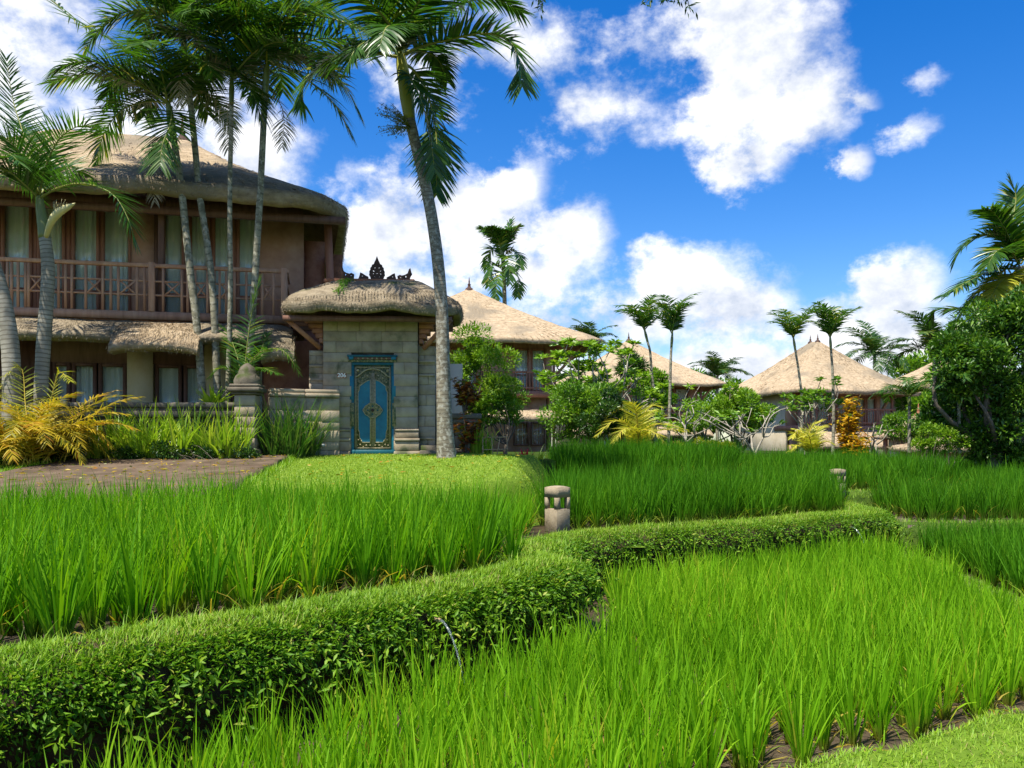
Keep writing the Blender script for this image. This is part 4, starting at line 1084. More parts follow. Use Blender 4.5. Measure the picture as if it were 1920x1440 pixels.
# low thatched pavilions at the right
def pavilion(loc, rz, W, D, ze, zr, gz, label, finial_m=None, thick=.22):
    r = empty('thatched_pavilion', (loc[0], loc[1], gz), rz, label=label, cat='pavilion')
    rf = thatch_roof(r, 0, 0, W / 2, D / 2, max(0, W / 2 - D / 2), 0, ze - gz, zr - gz, thick=thick, corner=.3, sag=.05, n=90, lump=.04, straw=900, fringe=40, strawL=.35, strawW=.03)
    if finial_m: finial(rf, 0, 0, zr - gz - .02, .7, finial_m)
    for sx in (-1, 1):
        for sy in (-1, 1):
            g = G(); x, y = sx * (W / 2 - .5), sy * (D / 2 - .5); box(g, x - .09, x + .09, y - .09, y + .09, 0, ze - gz + .1, c=.01); g.build('post', M['wood'], r)
    part_box(r, 'wall_panel', 'plaster_pale', -W / 2 + .6, W / 2 - .6, D / 2 - .8, D / 2 - .6, 0, ze - gz + .1)
    return r
p_ = P(1722, 780, 44); pavilion((p_[0], 44), R(20), 3.2, 3.2, E + .55, E + 1.65, E - 2.05, 'small pavilion with steep weathered thatch and terracotta finial at the right', 'terracotta')
p_ = P(1870, 825, 34); pavilion((p_[0] + .6, 36), R(8), 6.5, 4.0, E - .05, E + .5, E - 2.05, 'low thatched shelter under the big tree at the right edge')
p_ = P(1800, 640, 66); pavilion((p_[0], 66), R(10), 11, 9, E + 4.4, E + 7.0, E - 2.05, 'distant thatched roof glimpsed through the big tree at the right', None, .3)
# ================================================================== GATE
GX, GY, GZ = -2.86, 17.25, E - .22
gate = empty('stone_gateway', (GX, GY, GZ), R(3), label='grey stone gateway with thatched roof around a carved blue door', cat='gateway')
PW, PH = .95, 2.78
DX0, DX1, DH = -.385, .465, 2.03
# portal blocks round the opening
blocks(gate, -PW, PW, 0.0, .62, .12, PH, .215, .52, seed=3, holes=((DX0, DX1, 0, DH),), jit=.008)
part_box(gate, 'core', 'stone_dark', -PW + .03, DX0 - .03, .05, .6, .0, PH - .02); part_box(gate, 'core', 'stone_dark', DX1 + .03, PW - .03, .05, .6, 0, PH - .02)
part_box(gate, 'core', 'stone_dark', DX0 - .03, DX1 + .03, .05, .6, DH + .03, PH - .02)
# plinth mouldings
for (a, b) in ((-PW - .05, DX0 - .01), (DX1 + .01, PW + .05)):
    for (z0, z1, o) in ((0, .10, .10), (.104, .30, .06), (.304, .36, .085), (.364, .50, .045), (.504, .55, .06)):
        part_box(gate, 'plinth_course', 'stone', a + .05 - o * .5, b - .05 + o * .5 if b > 0 else b, -o, .02, z0, z1, c=.012, rnd=random.random())
# wings
for (a, b, yy, hgt, sd) in ((-1.26, -PW - .004, .16, 2.15, 5), (PW + .004, 1.30, .16, 2.25, 6), (-1.50, -1.264, .26, 1.30, 7), (1.304, 1.56, .28, 1.12, 8)):
    blocks(gate, a, b, yy, .58, .0, hgt, .20, .30, seed=sd)
    for (z0, o) in ((hgt - .34, .03), (hgt - .62, .02), (.34, .03)):
        part_box(gate, 'moulding', 'stone', a + .004, b - .004, yy - o - .01, yy + .012, z0, z0 + .045, c=.008, rnd=random.random())
# stepped corbels (brick) up to the roof
for s in (-1, 1):
    for k in range(5):
        x = PW + .02 + .07 * k if s > 0 else -PW - .02 - .07 * k
        x0, x1 = (PW + .02, x + .08) if s > 0 else (x - .08, -PW - .02)
        part_box(gate, 'brick_corbel', 'brick', x0, x1, .10 - .012 * k, .56, 2.30 + .10 * k, 2.392 + .10 * k, c=.006, rnd=random.random())
# cream inner wall and landing seen to the right
part_box(gate, 'inner_wall', 'plaster_pale', 1.32, 1.85, 1.3, 1.5, 0, 2.0)
part_box(gate, 'inner_wall', 'brick', -2.5, -1.3, 1.5, 1.7, 0, 2.5)
for k, (z0, z1, o) in enumerate(((0, .12, .55), (.124, .22, .40))):
    part_box(gate, 'step', 'stone_dark', 1.0 + .02 * k, 1.75 - .1 * k, -o + .25, .3, z0 - .05, z1, c=.012)
part_box(gate, 'threshold', 'stone_dark', -1.2, 1.3, -.34, .55, -.12, .03, c=.015)
for sx in (-1, 1):
    g = G(); bar(g, (sx * 1.05 + .02, .12, 2.2), (sx * 1.62, -.35, 2.72), .09); g.build('roof_bracket', M['wood'], gate)
for yy in (-.45, .3, 1.0):
    g = G(); box(g, -1.65, 1.65, yy - .05, yy + .05, 2.66, 2.76); g.build('roof_beam', M['wood_dark'], gate)
# roof
zE_, zR_ = 3.06, 3.62
groof = thatch_roof(gate, .06, .30, 1.76, 1.15, .80, 0, zE_, zR_, thick=.27, corner=.75, sag=-.10, n=170, lump=.07, straw=14000, fringe=520, mt='thatch_old', ms='straw_old', round_=.5, strawL=.10, strawW=.006, under=.35)
# carved ridge crest: outlines extruded, with pierced holes
def carved(name, outline, holes, x, y, z, parent, depth=.05, m='ridge_tile', sx=1.0):
    cu = bpy.data.curves.new(name, 'CURVE'); cu.dimensions = '2D'; cu.fill_mode = 'BOTH'; cu.extrude = depth / 2; cu.bevel_depth = .004
    for ring in [outline] + holes:
        sp = cu.splines.new('POLY'); sp.points.add(len(ring) - 1)
        for q, (a, b) in zip(sp.points, ring): q.co = (a * sx, b, 0, 1)
        sp.use_cyclic_u = True
    tmp = bpy.data.objects.new(name, cu); scene.collection.objects.link(tmp)
    dg = bpy.context.evaluated_depsgraph_get(); me = bpy.data.meshes.new_from_object(tmp.evaluated_get(dg))
    bpy.data.objects.remove(tmp)
    me.materials.clear(); me.materials.append(M[m])
    o = bpy.data.objects.new(name, me); link(o, parent); o.rotation_euler = (R(90), 0, 0); o.location = (x, y, z)
    return o
half = [(.0, .44), (.028, .36), (.055, .31), (.06, .285), (.10, .265), (.105, .235), (.135, .20), (.132, .17), (.155, .13), (.15, .10), (.158, .06), (.14, .03), (.13, .0), (.09, -.05)]
flame = half + [(-x, z) for x, z in reversed(half[1:])]
def ell(cx, cy, a, b, rot=0, k=8):
    return [(cx + a * math.cos(t) * math.cos(rot) - b * math.sin(t) * math.sin(rot), cy + a * math.cos(t) * math.sin(rot) + b * math.sin(t) * math.cos(rot)) for t in np.linspace(0, 2 * math.pi, k, endpoint=False)]
fh = [ell(-.042, .21, .016, .016), ell(.042, .21, .016, .016), ell(-.07, .145, .028, .013, -.8), ell(.07, .145, .028, .013, .8), ell(-.075, .09, .018, .014), ell(.075, .085, .02, .013, -.6), ell(0, .095, .018, .014), ell(-.05, .03, .02, .011), ell(.05, .025, .018, .011)]
ZRT = zR_ + .02
carved('ridge_flame', flame, fh, .10, .30, ZRT + .02, groof)
wing = [(0, -.03), (.0, .03), (.06, .06), (.12, .10), (.16, .115), (.17, .06), (.20, -.02), (.12, -.05)]
carved('ridge_scroll', wing, [ell(.12, .05, .018, .014)], .30, .30, ZRT, groof)
carved('ridge_scroll', [(-x, z) for x, z in wing], [ell(-.12, .05, .018, .014)], -.08, .30, ZRT + .01, groof)
endp = [(0, -.04), (-.01, .06), (.04, .085), (.08, .07), (.14, .085), (.20, .12), (.225, .20), (.25, .225), (.27, .14), (.285, .11), (.25, .05), (.22, -.04)]
carved('ridge_end', endp, [ell(.16, .055, .016, .026), ell(.05, .035, .02, .014)], .53, .30, ZRT, groof)
carved('ridge_end', [(-x, z) for x, z in endp], [ell(-.16, .055, .016, .026), ell(-.05, .035, .02, .014)], -.38, .30, ZRT + .03, groof)
g = G(); box(g, -.98, .88, .22, .38, ZRT - .10, ZRT - .005, c=.02); g.build('ridge_cap', M['terracotta'], groof)
# fern tuft on the thatch
gm = G(); N = 260
tz = rng.uniform(0, 1, N); bx_ = -.45 + rng.normal(0, .05, N) - tz * .06; by_ = .22 - tz * 1.0; bz_ = zR_ - .01 - (zR_ - zE_) * (tz * .80) + .10 * np.sin(math.pi * tz)
leaves(gm, np.c_[bx_, by_, bz_], rng.normal(size=(N, 3)) * .6 + [0, -.5, -.4], rng.uniform(.04, .11, N), .022, rng.uniform(0, .8, N))
gm.build('moss_tuft', M['shrub_mid'], groof, kind='stuff')

# ---------------------------------------------------------------- the door
door = empty('carved_door', (GX + .04 * math.cos(R(3)), GY + .02, GZ), R(3), label='tall teal-blue double door with gilded carving and central medallion', cat='door')
dw = .425
g = G()
for s in (-1, 1): box(g, s * dw - .055, s * dw + .055, .0, .14, .05, 1.84, c=.008)
fr = g.build('door_frame', M['teal'], door)
for s in (-1, 1):
    for (z0, z1) in ((.05, .55), (1.12, 1.62)):
        part_box(fr, 'frame_inlay', 'blue', s * dw - .035, s * dw + .045, -.012, .02, z0 + .02, z1, c=.004)
    part_box(fr, 'frame_carving', 'carve', s * dw - .03, s * dw + .05, -.022, .02, .60, 1.08, c=.01)
part_box(door, 'sill', 'teal', -dw - .03, dw + .03, -.05, .14, .032, .13, c=.01)
# stepped lintel
for k, (z0, z1, o, m_) in enumerate(((1.842, 1.90, .00, 'teal'), (1.902, 1.955, .03, 'carve'), (1.957, 2.0, .05, 'wood_dark'), (2.002, 2.045, .075, 'teal'))):
    part_box(door, 'lintel_course', m_, -dw - .055 - o * .3, dw + .055 + o * .3, -o - .005, .14, z0, z1, c=.006)
for s in (-1, 1):
    part_box(door, 'lintel_boss', 'blue', s * dw - .05, s * dw + .05, -.085, -.02, 1.945, 2.012, c=.012)
for i in range(7):
    x = -.28 + .56 * i / 6
    g = G(); tube(g, [(x, -.055, 1.975), (x, -.078, 1.975)], [.022, .010], 8); g.build('lintel_rosette', M['gold'], door)
for s in (-1, 1):
    x0, x1 = (-.37, -.003) if s < 0 else (.003, .37)
    g = G(); box(g, x0, x1, .04, .09, .13, 1.84); lf = g.build('door_leaf', M['carve'], door)
    # blue field with stepped corners
    o_ = [(.055, .36), (.10, .31), (.13, .30), (.13, .27), (.30, .27), (.315, .27), (.315, 1.60), (.25, 1.56), (.215, 1.50), (.10, 1.50)]
    fld = [(.05, .28), (.21, .28), (.235, .33), (.265, .37), (.27, .48), (.295, .56), (.295, 1.30), (.27, 1.34), (.265, 1.42), (.20, 1.47), (.13, 1.52), (.05, 1.55)]
    pts = [(s * x, z) for x, z in fld]
    carved('blue_field', pts if s > 0 else pts, [], 0, .036, 0, lf, depth=.012, m='blue')
    def trim(pl, r=.008, y=.026, nm='gilt_trim', closed=False):
        g = G(); q = [(x, y, z) for x, z in pl]
        if closed: q.append(q[0])
        for a, b in zip(q[:-1], q[1:]): bar(g, a, b, r * 2, r * 2)
        return g.build(nm, M['gold'], lf)
    trim(pts, .0075, closed=True)
    for x_ in (.335, .355): trim([(s * x_, .16), (s * x_, 1.80)], .006)
    for x_ in (.012, .034): trim([(s * x_, .20), (s * x_, 1.68)], .006)
    trim([(s * .36, 1.60), (s * .30, 1.62), (s * .23, 1.68), (s * .16, 1.735), (s * .08, 1.765), (s * .0, 1.77)], .011, .020)
    trim([(s * .0, .165), (s * .36, .165)], .007); trim([(s * .0, 1.80), (s * .36, 1.80)], .007)
    # flower bosses in the carved areas
    for (x, z, r_) in ((.30, 1.74, .030), (.11, 1.63, .017), (.20, 1.585, .017), (.27, 1.50, .015), (.06, 1.685, .014), (.29, .33, .015), (.25, .235, .015), (.13, .22, .016), (.31, .22, .014), (.19, .19, .013), (.05, .22, .014), (.31, .44, .011), (.315, 1.40, .011)):
        g = G(); tube(g, [(s * x, .042, z), (s * x, .024, z), (s * x, .014, z)], [r_, r_, r_ * .4], 8); g.build('gilt_flower', M['gold'], lf)
    for k in range(24):
        z = .62 + k * .03
        g = G(); tube(g, [(s * .023, .042, z), (s * .023, .026, z)], [.009, .005], 5); 
        if k % 2 == 0: g.build('gilt_bead', M['gold'], lf)
# central medallion
oct_ = [(.20, .0), (.145, .085), (.10, .11), (.06, .145), (-.06, .145), (-.10, .11), (-.145, .085), (-.20, 0), (-.145, -.085), (-.10, -.11), (-.06, -.145), (.06, -.145), (.10, -.11), (.145, -.085)]
med = carved('medallion', oct_, [], 0, .012, .93, door, depth=.03, m='carve')
g = G(); q = [(x, -.008, z + .93) for x, z in oct_]; q.append(q[0])
for a, b in zip(q[:-1], q[1:]): bar(g, a, b, .014, .014)
g.build('medallion_rim', M['gold'], door)
for i in range(8):
    a = i / 8 * 6.28; x, z = .10 * math.cos(a), .93 + .08 * math.sin(a)
    g = G(); tube(g, [(x, .0, z), (x, -.014, z), (x, -.022, z)], [.020, .018, .006], 8); g.build('medallion_boss', M['gold'] if i % 2 else M['teal'], door)
g = G(); tube(g, [(0, .0, .93), (0, -.02, .93), (0, -.034, .93)], [.036, .03, .01], 10); g.build('medallion_boss', M['ridge_tile'], door)
# number plate
npx = P(641, 704, GY - .02)
plate = empty('number_plate', (npx[0], GY - .032, npx[2]), R(3), label='small brown number plate reading 206 beside the blue door', cat='sign')
part_box(plate, 'board', 'terracotta', -.095, .095, 0, .022, -.055, .055, c=.006)
fc = bpy.data.curves.new('digits', 'FONT'); fc.body = '206'; fc.size = .115; fc.align_x = 'CENTER'; fc.align_y = 'CENTER'; fc.extrude = .004; fc.offset = .003
tmp = bpy.data.objects.new('digits', fc); scene.collection.objects.link(tmp)
me = bpy.data.meshes.new_from_object(tmp.evaluated_get(bpy.context.evaluated_depsgraph_get())); bpy.data.objects.remove(tmp)
me.materials.clear(); me.materials.append(M['white'])
o = bpy.data.objects.new('digits', me); link(o, plate); o.rotation_euler = (R(90), 0, 0); o.location = (0, -.004, 0)

# ================================================================== GARDEN WALL + PILLAR
WY = 15.95; wz = E - .28
x0w = P(120, 0, WY)[0] - 2.2; x1w = P(436, 0, WY)[0]
gw = empty('garden_wall', (x0w, WY, wz), R(2), label='low mossy stone wall with two coping courses behind the lily bed', cat='wall')
Lw = x1w - x0w
blocks(gw, 0, Lw, .06, .30, 0, .70, .23, .55, m='stone_dark', seed=11, c=.012, jit=.012)
for (zz0, zz1, o, nm) in ((.704, .80, .02, 'string_course'), (.804, .93, -.06, 'lower_coping'), (.934, .985, .04, 'neck_course'), (.989, 1.09, -.01, 'upper_coping')):
    x = 0.0; r_ = random.Random(int(zz0 * 100))
    while x < Lw - .01:
        w_ = min(r_.uniform(.6, .95), Lw - x)
        part_box(gw, nm, 'stone_dark', x + .004, x + w_ - .004, o + r_.uniform(-.008, .008), .36 - o, zz0 + r_.uniform(-.001, .001), zz1, c=.02 if 'coping' in nm else .008, rnd=r_.random())
        x += w_
pc = P(459, 0, WY - .05)
pil = empty('wall_pillar', (pc[0], WY + .10, wz), R(2), label='mossy stone pillar with domed cap at the end of the garden wall', cat='pillar')
for k in range(5): part_box(pil, 'shaft_block', 'stone', -.19, .19, -.19, .19, .22 + k * .20, .22 + (k + 1) * .20 - .005, c=.012, rnd=random.random())
part_box(pil, 'base', 'stone_dark', -.26, .26, -.26, .26, -.05, .215, c=.03)
for (z0, z1, w_) in ((1.222, 1.27, .24), (1.274, 1.36, .30), (1.364, 1.42, .27)): part_box(pil, 'cap_course', 'stone_dark', -w_, w_, -w_, w_, z0, z1, c=.02, rnd=random.random())
g = G(); prof = [(.25, 1.42), (.26, 1.50), (.22, 1.58), (.17, 1.63), (.17, 1.66), (.13, 1.74), (.06, 1.80), (.005, 1.82)]; k = 14; a = np.arange(k) / k * 6.2832
V = np.array([[(r * math.cos(q) * (1 + .05 * math.sin(3 * q)), r * math.sin(q), h + .012 * math.sin(q * 5 + h * 30)) for q in a] for r, h in prof]).reshape(-1, 3)
g.add(V, [(i * k + j, i * k + (j + 1) % k, (i + 1) * k + (j + 1) % k, (i + 1) * k + j) for i in range(len(prof) - 1) for j in range(k)]); g.build('cap_dome', M['stone_dark'], pil, smooth=True)
# link wall between the pillar and the gate
lw = empty('link_wall', (pc[0] + .30, WY + .5, wz), R(22), label='grey stone wall joining the mossy pillar to the gateway', cat='wall')
blocks(lw, 0, 1.35, 0, .28, 0, 1.22, .2, .5, seed=21)
for k, (z0, z1, o) in enumerate(((1.224, 1.30, .05), (1.304, 1.38, .02))):
    for q in range(2): part_box(lw, 'coping', 'stone', q * .675 + .004, (q + 1) * .675 - .004, -o, .28 + o, z0, z1, c=.012, rnd=random.random())
# stone pedestal right of the big palm
pd = P(872, 800, 17.6)
ped = empty('stone_pedestal', (pd[0], 17.7, E - .30), R(8), label='mossy stone pedestal behind the big palm, under the red croton', cat='pedestal')
for k, (w_, z0, z1) in enumerate(((.36, 0, .14), (.30, .143, .24), (.235, .243, .5), (.225, .503, .75), (.26, .753, .84), (.31, .843, .95))): part_box(ped, 'course', 'stone_dark', -w_, w_, -w_, w_, z0, z1, c=.018, rnd=random.random())

# ================================================================== LANTERNS
def lantern(px, py, Y, rz, label, s=1.0, drop=.05):
    c = P(px, py, Y)
    s *= .93; r = empty('stone_lantern', (c[0], c[1], c[2] - drop), rz, label=label, cat='lantern', group='stone lanterns by the dikes')
    w_ = .118 * s; z0, z1, z2 = .27 * s + drop, .425 * s + drop, .585 * s + drop
    part_box(r, 'base', 'concrete', -w_ * 1.06, w_ * 1.06, -w_ * 1.06, w_ * 1.06, 0, z0, c=.006)
    for sx in (-1, 1):
        for sy in (-1, 1):
            part_box(r, 'corner_post', 'concrete', sx * w_ * .82 - .028 * s, sx * w_ * .82 + .028 * s, sy * w_ * .82 - .028 * s, sy * w_ * .82 + .028 * s, z0 - .01, z1 + .01)
    g = G(); k = 7; u = np.linspace(-1, 1, k); W2 = w_ * 1.06
    V = [(x * W2, y * W2, z1 + .001) for y in u for x in u] + [(x * W2, y * W2, z2 - .012 * s * (x * x + y * y)) for y in u for x in u]
    f = [(j * k + i + o + 0, j * k + i + 1 + o, (j + 1) * k + i + 1 + o, (j + 1) * k + i + o) if o else (j * k + i, (j + 1) * k + i, (j + 1) * k + i + 1, j * k + i + 1) for o in (0, k * k) for j in range(k - 1) for i in range(k - 1)]
    ring = list(range(k)) + [j * k + k - 1 for j in range(1, k)] + [(k - 1) * k + i for i in range(k - 2, -1, -1)] + [j * k for j in range(k - 2, 0, -1)]
    f += [(ring[i], ring[(i + 1) % len(ring)], ring[(i + 1) % len(ring)] + k * k, ring[i] + k * k) for i in range(len(ring))]
    g.add(V, f); g.build('cap', M['concrete'], r)
    return r
lantern(1045, 990, 10.95, R(40), 'square stone path lantern with open windows at the start of the far dike')
lantern(1570, 930, 17.0, R(35), 'stone path lantern half hidden in the dark rice on the right')

# ================================================================== WATER SPOUTS
def spout(tip, back, fall, label):
    r = empty('bamboo_spout', tuple(tip), 0, label=label, cat='spout', group='spouts in the dikes')
    g = G(); b = np.asarray(back) - np.asarray(tip); tube(g, [b, b * .5, (0, 0, 0)], .018, 8); g.build('pipe', M['bamboo'], r)
    d = -b / np.linalg.norm(b); d[2] = 0
    pts = [d * .34 * t + np.array([0, 0, .005 - fall * t * t]) for t in np.linspace(0, 1, 12)]
    g = G(); tube(g, pts, np.linspace(.010, .004, 12) * (1 + .2 * np.sin(np.arange(12) * 2)), 7); g.build('water_stream', M['water'], r, smooth=True)
spout((-.50, 5.93, E - 1.22), (-.66, 6.13, E - 1.19), .50, 'bamboo spout pouring a thin arc of water from the near dike')
spout((5.05, 12.72, E - 1.22), (4.92, 12.95, E - 1.19), .42, 'bamboo spout trickling water from the far dike')

# ================================================================== BAMBOO GUARDS, GARDEN TAP LIGHT
def guard(px, py, Y, w, h, rz, label):
    c = P(px, py, Y); r = empty('bamboo_plant_guard', tuple(c), rz, label=label, cat='plant guard', group='bamboo plant guards')
    for sx, lean in ((-1, 0), (-.2, .02), (.25, -.04), (1, 0)):
        g = G(); tube(g, [(sx * w / 2 + lean, 0, -.06), (sx * w / 2 - lean, 0, h * (1 if abs(sx) == 1 else .97))], .016 if sx == -1 else .011, 7); g.build('upright', M['bamboo'], r)
    for z in (h * .97, h * .38):
        g = G(); tube(g, [(-w / 2 - .02, -.02, z), (w / 2 + .02, -.02, z + .01)], .010, 7); g.build('cross_stick', M['bamboo'], r)
guard(558, 852, 16.9, .40, .46, R(0), 'small bamboo plant guard standing before the reeds left of the blue door')
guard(928, 858, 17.3, .50, .42, R(10), 'small bamboo plant guard beside the shrub right of the big palm')
c = P(594, 853, 16.8)
gl_ = empty('garden_spotlight', tuple(c), R(20), label='small white garden spotlight on a bent metal stake beside the gate', cat='garden light')
g = G(); tube(g, spline([(0, 0, -.05), (.0, 0, .14), (.03, 0, .20), (.09, 0, .20)], 10), .008, 6); g.build('stake', M['metal'], gl_)
g = G(); tube(g, [(.07, 0, .215), (.14, 0, .18)], [.022, .034], 10); g.build('lamp_head', M['white'], gl_, smooth=True)
# ================================================================== PALMS
def frond(parent, pts, nl, ll, lw, m, rach=.022, droop=.5, fwd=.55, sides=(1, 1), rnd0=.45, rm='rachis', up=.25, start=.10, name='frond', S=3, rag=.12, plane=None):
    """one pinnate leaf: tapering stalk along pts, leaflets on both sides"""
    c = spline(pts, 26); p, t, u, w = frames(c)
    g = G()
    tube(g, c[::2], np.linspace(rach, rach * .18, 13), 6, .5, 1)
    L = np.concatenate([[0], np.cumsum(np.linalg.norm(np.diff(c, axis=0), axis=1))])
    down = np.array([0, 0, -1.0])
    for si in (-1, 1):
        s = np.linspace(start, .995, nl) + rng.normal(0, .3 / nl, nl); s = np.clip(s, start, .998)
        pos = np.stack([np.interp(s * L[-1], L, c[:, k]) for k in range(3)], 1)
        tan = np.stack([np.interp(s * L[-1], L, t[:, k]) for k in range(3)], 1)
        hz_ = np.cross(tan, np.array([0, 0, 1.0])) if plane is None else np.cross(tan, np.asarray(plane, float))
        nn = np.linalg.norm(hz_, axis=1)[:, None]
        hz_ = np.where(nn > .15, hz_ / (nn + 1e-9), np.array([1.0, 0, 0]))
        upv = np.cross(hz_, tan)
        ff = fwd + .9 * s[:, None] ** 3
        d = hz_ * si + tan * ff + upv * up * (1 - s[:, None]) + rng.normal(0, rag, (nl, 3))
        d /= np.linalg.norm(d, axis=1)[:, None]
        le = ll * (.42 + .75 * np.sin(math.pi * np.clip(s * .86 + .12, 0, 1)) ** .8) * rng.uniform(.85, 1.12, nl)
        N = nl; V = np.zeros((N, S + 1, 2, 3)); q = pos.copy(); T = np.zeros((N, S + 1, 2))
        wd = np.cross(d, upv + rng.normal(0, .25, (N, 3))); wd /= np.linalg.norm(wd, axis=1)[:, None] + 1e-9
        dd = d.copy()
        for i in range(S + 1):
            a = i / S; ww = lw * (1 - a ** 1.8) * (.55 + .45 * min(1, a * 3)) + .0015
            V[:, i, 0] = q - wd * ww / 2; V[:, i, 1] = q + wd * ww / 2; T[:, i] = a
            dd = dd + down * droop * (.25 + a) / S; dd /= np.linalg.norm(dd, axis=1)[:, None]
            q = q + dd * (le / S)[:, None]
        K = 2 * (S + 1); f1 = np.array([[2 * i, 2 * i + 1, 2 * i + 3, 2 * i + 2] for i in range(S)])
        f = (np.arange(N)[:, None, None] * K + f1[None]).reshape(-1, 4)
        g.add(V.reshape(-1, 3), f, np.repeat(np.clip(rng.normal(rnd0, .2, N), 0, 1), K), T.reshape(-1), 0)
    return g.build(name, [M[m] if isinstance(m, str) else m, M[rm]], parent)

def arc(p0, azi, el0, el1, L, n=7):
    """frond midrib that leaves at el0 and bends over to el1"""
    pts = [np.asarray(p0, float)]
    for i in range(n - 1):
        e = el0 + (el1 - el0) * ((i + .5) / (n - 1)) ** 1.3
        pts.append(pts[-1] + L / (n - 1) * np.array([math.cos(e) * math.sin(azi), math.cos(e) * math.cos(azi), math.sin(e)]))
    return pts

def trunk(parent, pts, rad, m, n=40, k=12, name='trunk', bumps=.0):
    c = spline(pts, n); L = np.concatenate([[0], np.cumsum(np.linalg.norm(np.diff(c, axis=0), axis=1))])
    r = np.interp(np.linspace(0, 1, n), np.linspace(0, 1, len(rad)), rad)
    if bumps: r = r * (1 + bumps * np.sin(L * 40))
    g = G(); p, tt, u, w = frames(c); a = np.arange(k) / k * 6.2832
    V = p[:, None] + r[:, None, None] * (np.cos(a)[None, :, None] * u[:, None] + np.sin(a)[None, :, None] * w[:, None])
    f = [(i * k + j, i * k + (j + 1) % k, (i + 1) * k + (j + 1) % k, (i + 1) * k + j) for i in range(n - 1) for j in range(k)]
    f += [tuple(range(k - 1, -1, -1)), tuple((n - 1) * k + j for j in range(k))]
    g.add(V.reshape(-1, 3), f, .5, np.repeat(L, k))
    return g.build(name, M[m], parent, smooth=True)

def at_root(root_loc, pts): return [np.asarray(p, float) - np.asarray(root_loc, float) for p in pts]
def pxl(spec, Y0, root): return at_root(root, [P(a, b, Y0 + c) for a, b, c in spec])

# ---- big palm in front of the gate
YB = 15.0; b0 = P(838, 866, YB)
big = empty('tall_palm', tuple(b0), 0, label='tall leaning palm with pale crownshaft on the lawn beside the blue door', cat='palm tree')
TR = [(838, 872, 0), (834, 800, 0), (831, 700, 0), (829, 600, 0), (822, 500, .05), (810, 410, .1), (794, 330, .15), (779, 270, .2), (768, 222, .2)]
trunk(big, pxl(TR, YB, b0), [.185, .14, .122, .112, .106, .102, .10, .096, .095], 'bark_big', 60, 14)
trunk(big, pxl([(768, 224, .2), (763, 185, .2), (758, 150, .2), (753, 118, .2), (751, 96, .2)], YB, b0), [.10, .125, .12, .10, .065], 'crownshaft', 20, 12, 'crownshaft')
FB = [ # (points, length of leaflets, droop)
    ([(753, 105, .2), (785, 88, .0), (835, 76, -.3), (903, 62, -.5), (950, 73, -.6), (974, 112, -.7), (979, 160, -.7)], .56, .35),
    ([(750, 108, .2), (720, 102, .0), (680, 96, -.3), (640, 102, -.5), (601, 123, -.6), (572, 155, -.7), (563, 200, -.7)], .52, .7),
    ([(749, 100, .2), (715, 78, .5), (670, 52, .8), (620, 34, 1.0), (570, 28, 1.1), (525, 48, 1.2), (500, 92, 1.3)], .58, .75),
    ([(751, 95, .2), (735, 55, -.3), (705, 15, -.6), (660, -20, -.9), (600, -35, -1.1), (545, -10, -1.2)], .60, .9),
    ([(752, 95, .2), (752, 45, .6), (745, -10, 1.0), (725, -60, 1.4), (690, -95, 1.8)], .58, .5),
    ([(753, 95, .2), (765, 45, -.3), (790, -5, -.7), (830, -45, -1.0), (880, -60, -1.3)], .58, .6),
    ([(754, 98, .2), (785, 62, .6), (830, 25, 1.0), (880, 2, 1.3), (935, 0, 1.5), (980, 25, 1.7)], .52, .6),
    ([(756, 118, .3), (776, 132, .5), (798, 165, .7), (812, 215, .8), (820, 280, .8), (818, 365, .8)], .50, .55),
    ([(750, 104, .2), (722, 82, -.5), (690, 78, -.9), (665, 95, -1.2), (650, 130, -1.3)], .42, .8),
    ([(752, 100, .2), (745, 70, -.5), (735, 50, -1.1), (722, 55, -1.6), (712, 90, -1.9)], .42, .8),
    ([(755, 104, .2), (775, 95, .6), (800, 98, 1.0), (822, 112, 1.3), (838, 150, 1.5)], .40, .8),
]
for i, (sp, ll, dr) in enumerate(FB):
    frond(big, pxl(sp, YB, b0), 96, ll * 1.32, .050, 'palm', .030, dr, .55, rnd0=.62 if i in (1, 2, 3) else .42)
frond(big, pxl([(757, 125, .2), (772, 150, .0), (790, 190, -.1), (806, 250, -.1), (815, 320, -.1)], YB, b0), 60, .55, .055, 'palm', .022, .9, .5, rnd0=.3)
# fruit bunch
g = G(); c0 = P(770, 238, YB + .1) - b0; K = 46; gf = G()
for k in range(K):
    tip = P(703 + rng.uniform(0, 55), 190 + rng.uniform(0, 70), YB - .1 + rng.uniform(-.25, .25)) - b0
    mid = c0 * .45 + tip * .55 + np.array([0, 0, .03]); q = spline([c0, mid, tip], 7)
    tube(g, q, np.linspace(.006, .002, 7), 4)
    for j in range(14):
        a = q[2] + (q[-1] - q[2]) * rng.uniform() + rng.normal(0, .018, 3)
        leaves(gf, [a], [rng.normal(size=3)], .026, .020, rng.uniform())
        leaves(gf, [a], [rng.normal(size=3)], .026, .020, rng.uniform())
fb_ = g.build('fruit_stalk', M['rachis'], big); gf.build('fruit_bunch', M['fruit'], fb_)

